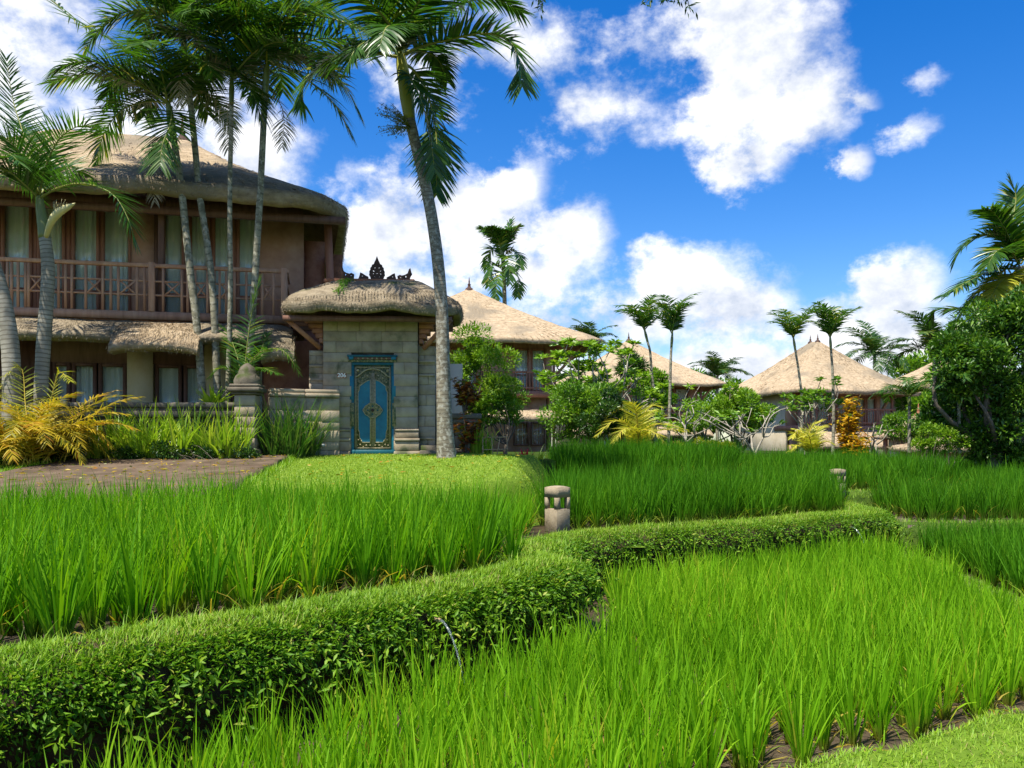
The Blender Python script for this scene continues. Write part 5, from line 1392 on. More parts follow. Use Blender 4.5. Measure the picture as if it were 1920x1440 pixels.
# ---- clump of four slender palms before the villa
def slim(name, label, spec, Y, rad, crown, nf, Lf, seed, shaft=None, m='palm_dark', group='slender palms before the villa', ll=.66, lw=.040, base_z=None, nl=74, el=(.95, -.9), px_fronds=(), bark='bark_slim', azis=None, gold=(), spread=.35, radial=False, dead=0):
    global rng
    keep = rng; rng = np.random.default_rng(seed)
    pts = [P(a, b, Y + (c[0] if c else 0)) for a, b, *c in spec]
    if base_z is not None: pts[0][2] = base_z
    b = pts[0].copy(); r = empty(name, tuple(b), 0, label=label, cat='palm tree', group=group)
    trunk(r, at_root(b, pts), rad, bark, 44, 10)
    top = pts[-1]
    if shaft:
        d = pts[-1] - pts[-2]; d /= np.linalg.norm(d)
        trunk(r, at_root(b, [top - d * .02, top + d * shaft * .5, top + d * shaft]), [rad[-1] * 1.02, rad[-1] * 1.25, rad[-1] * .7], 'crownshaft_g', 10, 10, 'crownshaft')
        top = top + d * shaft
    for i in range(nf):
        a = (i / nf * 6.2832 + rng.uniform(-.3, .3)) if azis is None else azis[i % len(azis)]
        e0 = el[0] + rng.uniform(-spread, spread); e1 = el[1] + rng.uniform(-.3, .3)
        if radial: e0 = rng.uniform(-.15, 1.45); e1 = e0 - rng.uniform(.9, 1.4)
        frond(r, at_root(b, arc(top - np.array([0, 0, .05]), a, e0, e1, Lf * rng.uniform(.8, 1.12))), nl, ll, lw, 'palm_gold' if i in gold else m, .020, rng.uniform(.35, .9), .5, rnd0=rng.uniform(.3, .75))
    for sp in px_fronds:
        frond(r, at_root(b, [P(x, y, Y + c) for x, y, c in sp]), nl, ll, lw, m, .020, .6, .5, rnd0=.6)
    for k in range(dead):
        a = rng.uniform(0, 6.28); tb = pts[-1] - b + np.array([math.cos(a) * rad[-1], math.sin(a) * rad[-1], -.02])
        q = np.array([math.cos(a), math.sin(a), 0]); L_ = rng.uniform(.9, 1.4)
        frond(r, [tb, tb + q * .22 + [0, 0, -.10], tb + q * .34 + [0, 0, -.45 * L_], tb + q * .30 + [0, 0, -L_]], 34, .34, .022, 'straw_old', .012, .9, .5, rm='bamboo', name='dead_frond')
    rng = keep
    return r
gz_ = E - .30
slim('slender_palm', 'slender palm with the lowest dark crown, leftmost of the four stems before the balcony', [(388, 745), (372, 640), (358, 520), (348, 430), (340, 350), (332, 300), (326, 262)], 16.9, [.085, .075, .072, .07, .066], None, 8, 2.2, 21, .75, dead=1, base_z=gz_,
     px_fronds=[[(318, 195, 0), (270, 165, -.2), (200, 140, -.4), (140, 142, -.5), (95, 155, -.6)], [(318, 195, 0), (280, 190, .2), (230, 205, .3), (195, 250, .4), (180, 310, .4)], [(320, 190, 0), (270, 120, .4), (200, 70, .7), (130, 30, .9), (100, 0, 1)], [(322, 200, 0), (320, 230, -.4), (305, 270, -.6), (300, 310, -.7)]])
slim('slender_palm', 'slender palm second from left in the stem group before the balcony', [(412, 745), (404, 640), (397, 525), (386, 440), (375, 370), (366, 280), (358, 200), (350, 140), (346, 100)], 17.0, [.08, .07, .066, .064, .06, .056], None, 7, 2.2, 22, .5, dead=1, base_z=gz_, ll=.68,
     px_fronds=[[(346, 60, 0), (300, 30, -.3), (250, 20, -.5), (200, 40, -.7), (160, 90, -.8)], [(346, 60, 0), (300, 60, .4), (255, 90, .7), (225, 150, .8), (210, 200, .9)]])
slim('slender_palm', 'slenderest straight palm third from left before the balcony', [(424, 745), (430, 640), (432, 525), (431, 430), (431, 350), (433, 260), (434, 195)], 16.7, [.055, .05, .048, .047, .045], None, 6, 2.0, 23, .55, dead=1, base_z=gz_,
     px_fronds=[[(436, 140, 0), (455, 150, -.2), (478, 185, -.3), (488, 225, -.3)], [(436, 140, 0), (400, 90, .3), (370, 60, .4), (340, 60, .5)]])
slim('slender_palm', 'rightmost of the four slender palm stems before the balcony', [(462, 745), (470, 640), (478, 525), (483, 440), (488, 360), (492, 280), (495, 215), (497, 180)], 16.8, [.075, .068, .066, .064, .06], None, 8, 2.3, 24, .65, dead=1, base_z=gz_, ll=.70,
     px_fronds=[[(500, 118, 0), (540, 130, -.3), (590, 160, -.5), (630, 200, -.6), (655, 245, -.6)], [(500, 118, 0), (545, 105, .3), (600, 120, .5), (645, 160, .6), (675, 215, .6)], [(500, 115, 0), (520, 60, .4), (560, 20, .6), (620, 10, .8)], [(500, 118, 0), (470, 70, -.4), (430, 40, -.7), (400, 50, -.9)]])
# young areca fronds at the foot of the stems and by the pillar
def feather(name, label, base, fr, m, ll, lw, group=None, rach=.014, nl=36, droop=.5, rm='rachis', cat='palm', rnd0=.6):
    r = empty(name, tuple(base), 0, label=label, cat=cat, group=group)
    for pts in fr: frond(r, at_root(base, pts), nl, ll, lw, m, rach, droop, .55, rm=rm, rnd0=rnd0)
    return r
Yf = 16.5; b = P(455, 745, Yf)
feather('young_palm', 'young feathery palm arching over the mossy pillar', b, [
    [b, P(470, 680, Yf), P(500, 655, Yf - .3), P(535, 660, Yf - .5), P(560, 700, Yf - .6)], [b, P(462, 660, Yf), P(470, 600, Yf), P(478, 555, Yf), P(488, 520, Yf)],
    [b, P(450, 690, Yf), P(435, 640, Yf + .2), P(420, 615, Yf + .3)], [b, P(470, 700, Yf), P(490, 690, Yf - .4), P(520, 700, Yf - .7)], [b, P(440, 700, Yf), P(415, 690, Yf - .1), P(395, 705, Yf - .2)], [b, P(460, 690, Yf), P(485, 665, Yf + .3), P(500, 625, Yf + .5)]], 'palm', .30, .032)

# ---- small palm at the left edge, with pale spathe
YS = 15.2; b = P(78, 715, YS); 
sp_ = empty('bottle_palm', tuple(b), 0, label='ringed grey palm with pale flower spathe below its leaves, near the left edge', cat='palm tree')
trunk(sp_, pxl([(76, 862, 0), (77, 740, 0), (82, 640, 0), (88, 560, 0), (90, 500, 0), (84, 445, 0)], YS, b), [.12, .118, .12, .115, .11, .10], 'bark_pale', 40, 14, bumps=.02)
trunk(sp_, pxl([(84, 447, 0), (80, 415, 0), (76, 390, 0), (74, 368, 0)], YS, b), [.105, .095, .08, .055], 'crownshaft_g', 14, 12, 'crownshaft')
trunk(sp_, pxl([(86, 445, -.05), (95, 418, -.2), (108, 400, -.28), (128, 388, -.32), (141, 381, -.34)], YS, b), [.04, .06, .075, .05, .008], 'spathe', 16, 10, 'spathe')
g = G()
for k in range(9):
    q = [P(104, 400, YS - .28) - b, P(100 + k * 2.5, 392 - rng.uniform(0, 6), YS - .3) - b, P(100 + k * 3.2, 382 - rng.uniform(0, 9), YS - .3 + rng.uniform(-.1, .1)) - b]; tube(g, q, [.008, .006, .003], 4)
g.build('flower_stalk', M['spathe'], sp_)
for sp in ([(74, 370, 0), (60, 310, .2), (42, 245, .4), (25, 190, .6), (12, 110, .7)], [(74, 370, 0), (84, 318, -.2), (110, 262, -.4), (150, 236, -.6), (198, 244, -.7)], [(74, 372, 0), (110, 352, -.4), (160, 344, -.7), (212, 365, -.9), (240, 410, -1), (252, 452, -1)],
           [(72, 370, 0), (42, 342, -.3), (10, 318, -.5), (-30, 318, -.7)], [(73, 368, 0), (48, 305, -.4), (15, 262, -.7), (-30, 240, -.9)], [(74, 368, 0), (72, 310, .6), (62, 262, 1.0), (40, 230, 1.4)], [(74, 370, 0), (100, 330, .5), (130, 310, .9), (160, 330, 1.2)]):
    frond(sp_, pxl(sp, YS, b), 60, .56, .030, 'palm', .022, .30, .65, rnd0=.4, up=.5)
YS2 = 14.6; b = P(16, 800, YS2)
s2 = empty('bottle_palm', tuple(b), 0, label='thick ringed palm stem leaning out of the left edge of the picture', cat='palm tree')
trunk(s2, pxl([(20, 812, 0), (22, 740, 0), (20, 660, 0), (10, 590, 0), (-4, 530, 0), (-30, 450, 0), (-50, 380, 0)], YS2, b), [.15, .145, .14, .13, .12], 'bark_pale', 40, 14, bumps=.02)
tp = P(-55, 360, YS2)
for i in range(7): frond(s2, at_root(b, arc(tp, i * .9 + .3, .9, -.8, 1.7)), 40, .45, .028, 'palm', .02, .4, .6)

# ---- slender twin palms in the middle distance
def twin(px, pts, Y, label, seed, m='palm', nf=9, Lf=1.3, ll=.42, rad=(.06, .045, .04), el=(1.32, .12), base_z=None, group='slender palms in the gardens'):
    return slim('garden_palm', label, pts, Y, list(rad), None, nf, Lf, seed, .45, m=m, group=group, ll=ll, lw=.052, base_z=base_z, nl=24, el=el, spread=.45)
twin(0, [(1230, 860), (1228, 760), (1222, 700), (1219, 660), (1214, 640)], 30, 'left of the two slender palms in front of the farthest thatched house', 31, Lf=1.5)
twin(0, [(1252, 862), (1255, 780), (1257, 700), (1258, 665), (1259, 650)], 28, 'right of the two slender palms in front of the farthest thatched house', 32, Lf=1.6)
twin(0, [(1500, 862), (1504, 760), (1498, 700), (1491, 655)], 31, 'left of the two slender palms standing before the right thatched house', 33, Lf=1.6)
twin(0, [(1561, 864), (1563, 780), (1561, 700), (1558, 655)], 29, 'right of the two slender palms standing before the right thatched house', 34, Lf=1.5)
# far palms
def farpalm(px, base_py, crown_py, Y, label, seed, nf=18, Lf=2.6, ll=.75, m='palm_far', lean=0, el=(.95, -.6), gold=()):
    slim('coconut_palm', label, [(px + lean, base_py), (px + lean * .6, (base_py + crown_py) / 2), (px, crown_py)], Y, [.16, .13, .11], None, nf, Lf, seed, None, m=m, group='palms beyond the houses', ll=ll, lw=.10, base_z=E - 2.0, nl=34, el=el, bark='bark_slim', gold=gold, radial=True)
slim('areca_palm', 'tall shaggy palm rising behind the roof of the second house', [(950, 760), (948, 640), (946, 560), (944, 500), (942, 478)], 52, [.16, .13, .12], None, 9, 1.7, 41, .5, m='palm', group='palms beyond the houses', ll=.75, lw=.13, base_z=E - .3, nl=28, el=(1.2, .2), px_fronds=[[(943, 480, 0), (930, 440, -.5), (915, 428, -.8), (905, 432, -1)], [(943, 480, 0), (950, 440, .4), (958, 412, .6)], [(943, 480, 0), (962, 470, 0), (974, 482, -.3), (975, 500, -.4)], [(945, 510, 0), (928, 495, -.4), (918, 510, -.6), (916, 535, -.7)], [(946, 520, 0), (962, 505, -.4), (972, 525, -.5), (970, 555, -.5)], [(946, 525, 0), (940, 510, -.9), (932, 530, -1.3), (930, 560, -1.4)], [(943, 490, 0), (950, 480, -1), (955, 500, -1.6), (956, 530, -1.7)], [(944, 490, 0), (925, 465, .5), (915, 480, .7), (912, 505, .8)]])
farpalm(1105, 800, 640, 75, 'palm crown peeping out right of the second roof', 42, Lf=2.6)
farpalm(1345, 800, 705, 72, 'palm crown between the two right-hand roofs', 43, Lf=3.0)
farpalm(1640, 830, 660, 60, 'coconut palm behind the right end of the right house', 44, Lf=2.9)
farpalm(1752, 830, 655, 52, 'pale-fronded coconut palm left of the big tree', 45, Lf=3.1)
# coconut palm at the right edge
YC = 28.0; b = np.array([P(1930, 800, YC)[0], YC, E - 1.3])
cp = empty('coconut_palm', tuple(b), 0, label='big coconut palm with yellowing lower fronds cut by the right edge', cat='palm tree')
trunk(cp, at_root(b, [b, P(1925, 700, YC), P(1918, 600, YC), P(1912, 500, YC)]), [.18, .15, .14, .13], 'bark_slim', 30, 12)
for k, (sp, mm) in enumerate([([(1912, 495, 0), (1890, 440, -.2), (1865, 400, -.4), (1842, 392, -.6)], 'palm_dark'), ([(1912, 495, 0), (1900, 420, .3), (1905, 370, .5), (1895, 338, .6)], 'palm_dark'), ([(1912, 500, 0), (1880, 450, .2), (1840, 440, .4), (1805, 462, .5), (1788, 492, .6)], 'palm_dark'),
    ([(1912, 505, 0), (1870, 505, -.3), (1830, 520, -.5), (1795, 540, -.7), (1770, 552, -.8)], 'palm'), ([(1914, 512, 0), (1885, 520, -.6), (1862, 550, -.9), (1845, 590, -1.1)], 'palm_gold'), ([(1912, 505, 0), (1885, 505, .5), (1850, 530, .8), (1820, 560, 1), (1800, 590, 1.1)], 'palm'),
    ([(1914, 510, 0), (1900, 545, -.7), (1895, 590, -.9)], 'palm_gold'), ([(1914, 495, 0), (1950, 440, .2), (1990, 420, .3)], 'palm_dark'), ([(1914, 500, 0), (1960, 490, -.2), (2000, 520, -.4)], 'palm'), ([(1912, 500, 0), (1895, 470, -.7), (1870, 470, -1.2), (1850, 500, -1.5)], 'palm_dark'),
    ([(1912, 500, 0), (1870, 540, .9), (1820, 575, 1.5), (1760, 580, 2.0), (1745, 600, 2.2)], 'palm')]):
    frond(cp, pxl(sp, YC, b), 80, .85, .085, mm, .03, .55, .5, rnd0=.5)

# ---- golden palms
def golden(px, py, Y, label, fr, m='palm_gold', ll=.42, nl=40, lw=.03):
    b = P(px, py, Y); return feather('golden_palm', label, b, [[P(x, y, Y + c) for x, y, c in [(px, py, 0)] + f] for f in fr], m, ll, lw, group='golden palms in the gardens', rach=.022, nl=nl, droop=.35, rm='rachis_gold', cat='palm')
golden(1196, 848, 24, 'golden-leaved young palm glowing in front of the dark shrub', [[(1180, 800, -.2), (1150, 790, -.4), (1120, 815, -.5)], [(1185, 785, .2), (1165, 768, .3), (1140, 780, .4)], [(1195, 790, -.5), (1190, 765, -.8), (1180, 755, -1)], [(1205, 785, 0), (1220, 762, 0), (1238, 762, 0)], [(1210, 805, -.3), (1240, 795, -.5), (1285, 805, -.6)], [(1212, 815, .3), (1250, 805, .5), (1280, 808, .7)], [(1195, 810, -.8), (1170, 805, -1.3), (1150, 830, -1.5)], [(1202, 800, .6), (1212, 775, .9), (1225, 770, 1.2)], [(1200, 810, -.9), (1225, 810, -1.4), (1250, 835, -1.6)]], nl=46, lw=.035)
golden(1522, 852, 27, 'golden-leaved young palm between the two slender palms on the right', [[(1518, 820, 0), (1522, 800, 0), (1540, 788, 0)], [(1505, 825, -.2), (1492, 812, -.3), (1485, 820, -.4)], [(1530, 835, -.3), (1548, 828, -.4), (1562, 832, -.5)], [(1512, 822, .4), (1500, 808, .6), (1492, 805, .8)], [(1520, 830, -.5), (1515, 815, -.9), (1505, 818, -1.1)], [(1528, 822, .4), (1535, 802, .6), (1548, 800, .7)], [(1510, 838, -.3), (1495, 835, -.5), (1482, 845, -.6)]], ll=.34, lw=.04)
# ================================================================== SHRUBS AND TREES
def limb(g, a, b, r0, r1, bend=.15, k=6, n=7):
    a = np.asarray(a, float); b = np.asarray(b, float); m_ = (a + b) / 2 + rng.normal(0, bend, 3) * np.linalg.norm(b - a) * .5
    tube(g, spline([a, m_, b], n), np.linspace(r0, r1, n), k)

def clumps(center, radii, n, cl, shell=.55):
    """clump centres inside an uneven ellipsoid"""
    v = rng.normal(size=(n, 3)); v /= np.linalg.norm(v, axis=1)[:, None]
    r = rng.uniform(shell, 1.0, n) ** .7 * (1 + .18 * np.sin(v[:, 0] * 5 + v[:, 2] * 4))
    v[:, 2] = np.where(v[:, 2] < -.5, v[:, 2] * .6, v[:, 2])
    return np.asarray(center) + v * r[:, None] * np.asarray(radii)

def bush(name, label, base, center, radii, nc, nl, L, W, m, cat='shrub', trunk_r=.05, group=None, stems=1, cr=.3, shell=.5, bark='bark', up=.35, crown='crown', flat=.7):
    base = np.asarray(base, float); r = empty(name, tuple(base), 0, label=label, cat=cat, group=group)
    C = clumps(np.asarray(center) - base, radii, nc, 0, shell)
    g = G()
    ct = np.asarray(center) - base
    for s in range(stems):
        a = np.array([rng.normal(0, .08 * stems), rng.normal(0, .08 * stems), -.05]); fork = a * 2.2 + ct * .42 + rng.normal(0, .05, 3) * np.linalg.norm(ct)
        limb(g, a, fork, trunk_r, trunk_r * .7, .08, 8)
        for c in C[s::stems][:14]: limb(g, fork, c, trunk_r * .5, trunk_r * .12, .2, 5)
    g.build('trunk', M[bark], r, smooth=True)
    gl = G(); per = nl // nc
    rr = cr * (np.mean(radii)) * rng.uniform(.6, 1.3, nc)
    i = np.repeat(np.arange(nc), per); N = len(i)
    v = rng.normal(size=(N, 3)); v /= np.linalg.norm(v, axis=1)[:, None]
    p = C[i] + v * (rr[i] * rng.uniform(.35, 1.0, N) ** .6)[:, None] * np.array([1, 1, flat])
    tone = rng.normal(0, .12, nc)
    leaves(gl, p, v + rng.normal(0, .45, (N, 3)) + [0, 0, up], L * rng.uniform(.6, 1.25, N), W * rng.uniform(.7, 1.2, N), np.clip(rng.normal(.5, .22, N) + tone[i], 0, 1))
    gl.build(crown, M[m], r)
    return r

GG = E - .32
def gb(px, Y, z=GG): return np.array([P(px, 0, Y)[0], Y, z])

# bright shrub right of the big palm
b = gb(905, 20); bush('bright_shrub', 'bright lime-green shrub beside the big palm, before the second house', b, P(905, 715, 20), (.88, .7, 1.2), 38, 14000, .10, .035, 'shrub', cr=.34, stems=2)
b = gb(945, 19.5); bush('low_shrub', 'low green shrub with thin stems under the bright shrub', b, P(935, 770, 19.5), (.42, .4, .42), 12, 2600, .09, .035, 'shrub_mid', cr=.4)
# croton on the pedestal
def croton(name, label, base, h, rad, nst, m, per=26, L=.20, W=.055, group=None):
    r = empty(name, tuple(base), 0, label=label, cat='shrub', group=group); g = G(); gl = G()
    for s in range(nst):
        a = rng.uniform(0, 6.28); q = rad * rng.uniform(.2, 1); top = np.array([q * math.cos(a), q * math.sin(a), h * rng.uniform(.45, 1)])
        pts = spline([(0, 0, 0), top * [.4, .4, .6], top], 10); tube(g, pts, np.linspace(.018, .006, 10), 5)
        k = rng.uniform(.35, 1, per); p = np.stack([np.interp(k, np.linspace(0, 1, 10), pts[:, j]) for j in range(3)], 1)
        az_ = rng.uniform(0, 6.28, per)
        leaves(gl, p, np.c_[np.cos(az_), np.sin(az_), rng.uniform(-.5, .6, per)], L * rng.uniform(.6, 1.1, per), W, np.clip(rng.normal(.5 + .35 * (k - .6), .25), 0, 1))
    g.build('stem', M['bark'], r); gl.build('foliage', M[m], r); return r
croton('croton', 'dark red and orange croton leaning out behind the palm trunk', (pd[0] - .02, 17.7, E - .30 + .95), .78, .36, 16, 'croton', group='crotons')
pq = P(862, 760, 17.4); croton('croton', 'lower dark red croton growing in front of the pedestal', (pq[0] + .16, 17.25, E - .30), 1.05, .26, 11, 'croton', group='crotons')
# bare-earth band and darker planting behind
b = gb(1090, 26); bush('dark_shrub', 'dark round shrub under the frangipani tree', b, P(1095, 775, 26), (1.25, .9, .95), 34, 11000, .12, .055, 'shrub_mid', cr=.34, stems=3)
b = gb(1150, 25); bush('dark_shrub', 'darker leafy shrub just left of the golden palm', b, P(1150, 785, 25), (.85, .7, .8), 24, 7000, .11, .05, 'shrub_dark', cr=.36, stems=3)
# frangipani trees: forked pale limbs, rosettes of leaves at the tips
def frangipani(name, label, base, tips, m, ros=16, L=.26, W=.075, r0=.10, forks=3, group='frangipani trees', bare=.0, fl=0):
    base = np.asarray(base, float); r = empty(name, tuple(base), 0, label=label, cat='tree', group=group); g = G(); gl = G(); gf = G()
    tips = [np.asarray(t) - base for t in tips]; c = np.mean(tips, 0)
    hub = c * np.array([.25, .25, .36]); tube(g, spline([(0, 0, -.05), hub * .5 + rng.normal(0, .05, 3), hub], 8), np.linspace(r0, r0 * .75, 8), 8)
    # group the tips by direction into main limbs
    an = np.array([math.atan2(t[1] - c[1], t[0] - c[0]) for t in tips]); order = np.argsort(an); k = max(3, len(tips) // 4)
    for ch in np.array_split(order, k):
        if len(ch) == 0: continue
        mid = hub + (np.mean([tips[i] for i in ch], 0) - hub) * .55 + rng.normal(0, .08, 3)
        limb(g, hub, mid, r0 * .6, r0 * .38, .15)
        for i in ch:
            limb(g, mid, tips[i], r0 * .36, r0 * .2, .25)
            d0 = tips[i] - mid; d0 /= np.linalg.norm(d0)
            for s in range(2):
                e = tips[i] + (d0 * .5 + rng.normal(0, .6, 3) + [0, 0, .35]) * .28
                limb(g, tips[i], e, r0 * .2, r0 * .14, .1, 5, 4)
                if rng.uniform() < bare: continue
                a = rng.uniform(0, 6.28, ros)
                leaves(gl, e + rng.normal(0, .03, (ros, 3)), np.c_[np.cos(a), np.sin(a), rng.uniform(-.15, .75, ros)], L * rng.uniform(.6, 1.1, ros), W, np.clip(rng.normal(.55, .22, ros), 0, 1))
                if fl and rng.uniform() < fl:
                    leaves(gf, e + rng.normal(0, .05, (8, 3)) + [0, 0, .06], rng.normal(size=(8, 3)) + [0, 0, .6], .07, .05, .5)
    g.build('trunk', M['bark_grey'], r, smooth=True)
    if gl.n: gl.build('crown', M[m], r)
    if gf.n: gf.build('blossoms', M['white_petal'], r)
    return r
def tipcloud(cx_, cy_, rx_, ry_, Y, n, dy=1.2, dens_top=True):
    out = []
    for k in range(n):
        a = rng.uniform(0, 6.28); q = math.sqrt(rng.uniform(.02, 1))
        out.append(P(cx_ + rx_ * q * math.cos(a), cy_ + ry_ * q * math.sin(a) * (1 if math.sin(a) < 0 else .7), Y + rng.uniform(-dy, dy)))
    return out
frangipani('frangipani_tree', 'broad light green frangipani tree before the farthest house', gb(1135, 29), tipcloud(1110, 715, 95, 60, 29, 40) + tipcloud(1200, 760, 50, 40, 29, 16), 'shrub', ros=22, L=.34, W=.10, r0=.085, fl=.2)
frangipani('frangipani_tree', 'thin pale-branched frangipani with few leaves right of the golden palm', gb(1290, 27), tipcloud(1285, 790, 60, 40, 27, 16), 'shrub', ros=12, L=.26, W=.08, r0=.06, bare=.35)
frangipani('frangipani_tree', 'bare-limbed white frangipani spreading before the right house', gb(1420, 28, E - 1.0), tipcloud(1400, 785, 70, 40, 28, 18), 'shrub_mid', ros=10, L=.26, W=.08, r0=.075, bare=.6)
frangipani('frangipani_tree', 'frangipani with green leaf rosettes in front of the right balcony', gb(1500, 29.5, E - 1.0), tipcloud(1520, 760, 55, 32, 29.5, 20), 'shrub_mid', ros=18, L=.30, W=.08, r0=.07, bare=.05)
frangipani('frangipani_tree', 'small leafless frangipani before the porch of the right house', gb(1640, 30, E - 1.0), tipcloud(1650, 820, 22, 22, 30, 6), 'shrub_mid', ros=6, L=.2, W=.06, r0=.08, bare=.85)
# round green tree
b = gb(1385, 33, E - 1.0); bush('round_tree', 'rounded yellow-green tree left of the right house', b, P(1385, 775, 33), (1.25, 1.0, 1.0), 36, 9500, .16, .06, 'shrub', cat='tree', cr=.32, trunk_r=.08, stems=2)
b = gb(1315, 44, E - .4); bush('garden_bush', 'light green bush at the foot of the farthest house', b, P(1320, 785, 44), (1.3, 1, .9), 22, 4200, .2, .08, 'shrub', cr=.36, trunk_r=.08)
b = gb(1290, 26, E - .9); bush('low_bush', 'low yellow-green flowering bush at the rice edge', b, P(1320, 838, 26), (1.2, .5, .18), 16, 2600, .10, .04, 'shrub_yellow', cr=.25, stems=3, trunk_r=.02)
b = gb(1185, 34); bush('dracaena', 'dark spiky dracaena in front of the farthest roof', b, P(1184, 690, 34), (.42, .4, .55), 12, 1300, .34, .05, 'shrub_dark', cr=.5, trunk_r=.05)
b = gb(1235, 36); bush('dark_tree', 'dark leafy shrub between the slender palms and the farthest house', b, P(1225, 735, 36), (.8, .7, .9), 18, 4200, .18, .07, 'shrub_mid', cr=.36, trunk_r=.06)
# golden croton column by the right palms
croton('croton', 'tall golden croton column in front of the right balcony', gb(1590, 29, E - 1.0) + [0, 0, 0], 2.75, .50, 34, 'croton_gold', per=34, L=.28, W=.085, group='crotons')
croton('croton', 'short golden croton right of the tall croton column', gb(1612, 28.4, E - 1.0) + [0, 0, 0], 1.5, .34, 16, 'croton_gold', per=28, L=.26, W=.08, group='crotons')
# big tree right
b = gb(1860, 25, E - 1.3)
def bigtree():
    base = np.asarray(b); r = empty('broadleaf_tree', tuple(base), 0, label='big dense dark-green tree filling the right edge', cat='tree')
    blobs = [(1850, 640, .95), (1800, 680, .8), (1900, 640, 1.2), (1880, 720, 1.1), (1830, 745, .9), (1900, 790, 1.0), (1850, 800, .8), (1940, 720, 1.1), (1960, 800, 1.0), (1950, 640, 1.0), (1905, 590, .8), (1775, 655, .35), (1800, 720, .6), (1870, 590, .5), (1850, 690, .9), (1790, 790, .5), (1930, 850, .8), (1870, 840, .6), (1820, 700, .7)]
    C = []; T = []
    for (x, y, q) in blobs:
        c = P(x, y, 25) - base + [0, rng.uniform(-.8, .8), 0]
        cc = clumps(c, (q, q, q * .85), 16, 0, .5); C.append(cc); T.append(np.full(16, q))
    C = np.vstack(C); T = np.concatenate(T); g = G()
    fork = np.array([.2, .2, 1.1]); limb(g, (0, 0, -.1), fork, .28, .2, .05, 10)
    for c in C[::14]: limb(g, fork, c, .09, .02, .2, 6)
    g.build('trunk', M['bark'], r, smooth=True)
    per = 115; i = np.repeat(np.arange(len(C)), per); N = len(i); v = rng.normal(size=(N, 3)); v /= np.linalg.norm(v, axis=1)[:, None]
    p = C[i] + v * (.42 * np.sqrt(T[i]) * rng.uniform(.3, 1, N) ** .6)[:, None] * [1, 1, .7]; tone = rng.normal(0, .16, len(C))
    gl = G(); leaves(gl, p, v + rng.normal(0, .4, (N, 3)) + [0, 0, .2], rng.uniform(.10, .22, N), rng.uniform(.045, .08, N), np.clip(rng.normal(.45, .22, N) + 1.5 * tone[i], 0, 1))
    gl.build('crown', M['tree_leaf'], r)
    return r
bigtree()
b = gb(1830, 27, E - 1.3); bush('broadleaf_tree', 'brighter green tree top behind the big dark tree', b, P(1860, 615, 27), (1.0, .8, .75), 26, 7000, .15, .06, 'shrub_mid', cat='tree', cr=.34, trunk_r=.1)
# small palms by the big tree
for k, (px, top, Y, lab) in enumerate(((1705, 760, 27, 'small arching palm left of the big tree'), (1798, 745, 25, 'small palm with pale stem in front of the big tree'))):
    slim('small_palm', lab, [(px, 850), (px, (850 + top) / 2), (px, top)], Y, [.06, .05, .045], None, 10, 1.35, 60 + k, .3, m='palm', group='small palms by the big tree', ll=.36, lw=.04, nl=30, el=(1.0, -.7))
b = gb(1770, 25, E - 1.3); bush('low_bush', 'light green leafy bush in front of the small palms', b, P(1760, 825, 25), (.85, .5, .35), 20, 4200, .11, .04, 'shrub', cr=.35, stems=3, trunk_r=.02)
b = gb(1690, 40, E - 2.05); bush('garden_bush', 'green bush beside the small pavilion', b, P(1700, 800, 40), (1.2, .8, .8), 18, 3600, .18, .07, 'shrub_mid', cr=.36, trunk_r=.05)
# background trees that close the view between and behind the houses
far = [(770, 750, 60, 3.2, 'dark tree behind the gateway'), (1050, 760, 85, 4.2, 'far tree seen right of the second house'), (1330, 765, 90, 4.5, 'far tree seen right of the farthest house'), (1420, 770, 95, 4.5, 'far tree left of the right house'),
       (1660, 760, 80, 4.2, 'far tree behind the right house'), (1740, 740, 70, 4.0, 'far tree behind the small pavilion'), (1830, 760, 60, 3.6, 'far tree behind the low shelter'), (1910, 770, 55, 3.4, 'far tree behind the big dark tree')]
for (px, py, Y, q, lab) in far:
    b = gb(px, Y, E - 2.0 if px > 1000 else GG); bush('distant_tree', lab, b, P(px, py, Y), (q, q * .7, q * .75), 34, 4200, .55, .24, 'shrub_mid', cat='tree', cr=.32, trunk_r=.2, group='trees behind the houses')

# ================================================================== BEDS
def clump(name, label, base, n, L, W, m, lean=(.05, .55), bend=(.3, 1.1), rad=.12, group=None, cat='plant', S=5, part='leaf_clump'):
    r = empty(name, tuple(base), 0, label=label, cat=cat, group=group); g = G()
    a = rng.uniform(0, 6.28, n); q = rad * np.sqrt(rng.uniform(0, 1, n))
    blades(g, np.c_[q * np.cos(a), q * np.sin(a), np.full(n, -.03)], a + rng.normal(0, .5, n), rng.uniform(*lean, n), rng.uniform(*bend, n), L * rng.uniform(.55, 1.1, n), W * rng.uniform(.8, 1.2, n), S, np.clip(rng.normal(.55, .25, n), 0, 1), 0, rng.uniform(-.4, .4, n), 2.4)
    g.build(part, M[m], r); return r
# lilies along the wall (tips photographed at rows 755-800)
names_l = ['leftmost', 'second', 'third', 'fourth', 'fifth', 'sixth', 'seventh']
for k, px in enumerate((180, 218, 258, 296, 334, 395, 425)):
    Y = 15.25 + .12 * (k % 2); x = P(px, 0, Y)[0]
    clump('lily_clump', 'light green strap-leaved lily before the mossy wall, %s from the golden bush' % ('nearest' if k == 0 else names_l[k]), (x, Y, lawn_h(x, Y)), 60, .95, .045, 'lily', (.05, .6), (.2, 1.1), .16, 'lilies along the mossy wall')
    x2 = x + .15; Y2 = Y + .3
    clump('lily_clump', 'taller strap-leaved lily close against the mossy wall, %s from the golden bush' % ('nearest' if k == 0 else names_l[k]), (x2, Y2, lawn_h(x2, Y2)), 34, 1.15, .042, 'lily', (.03, .35), (.1, .8), .14, 'lilies along the mossy wall')
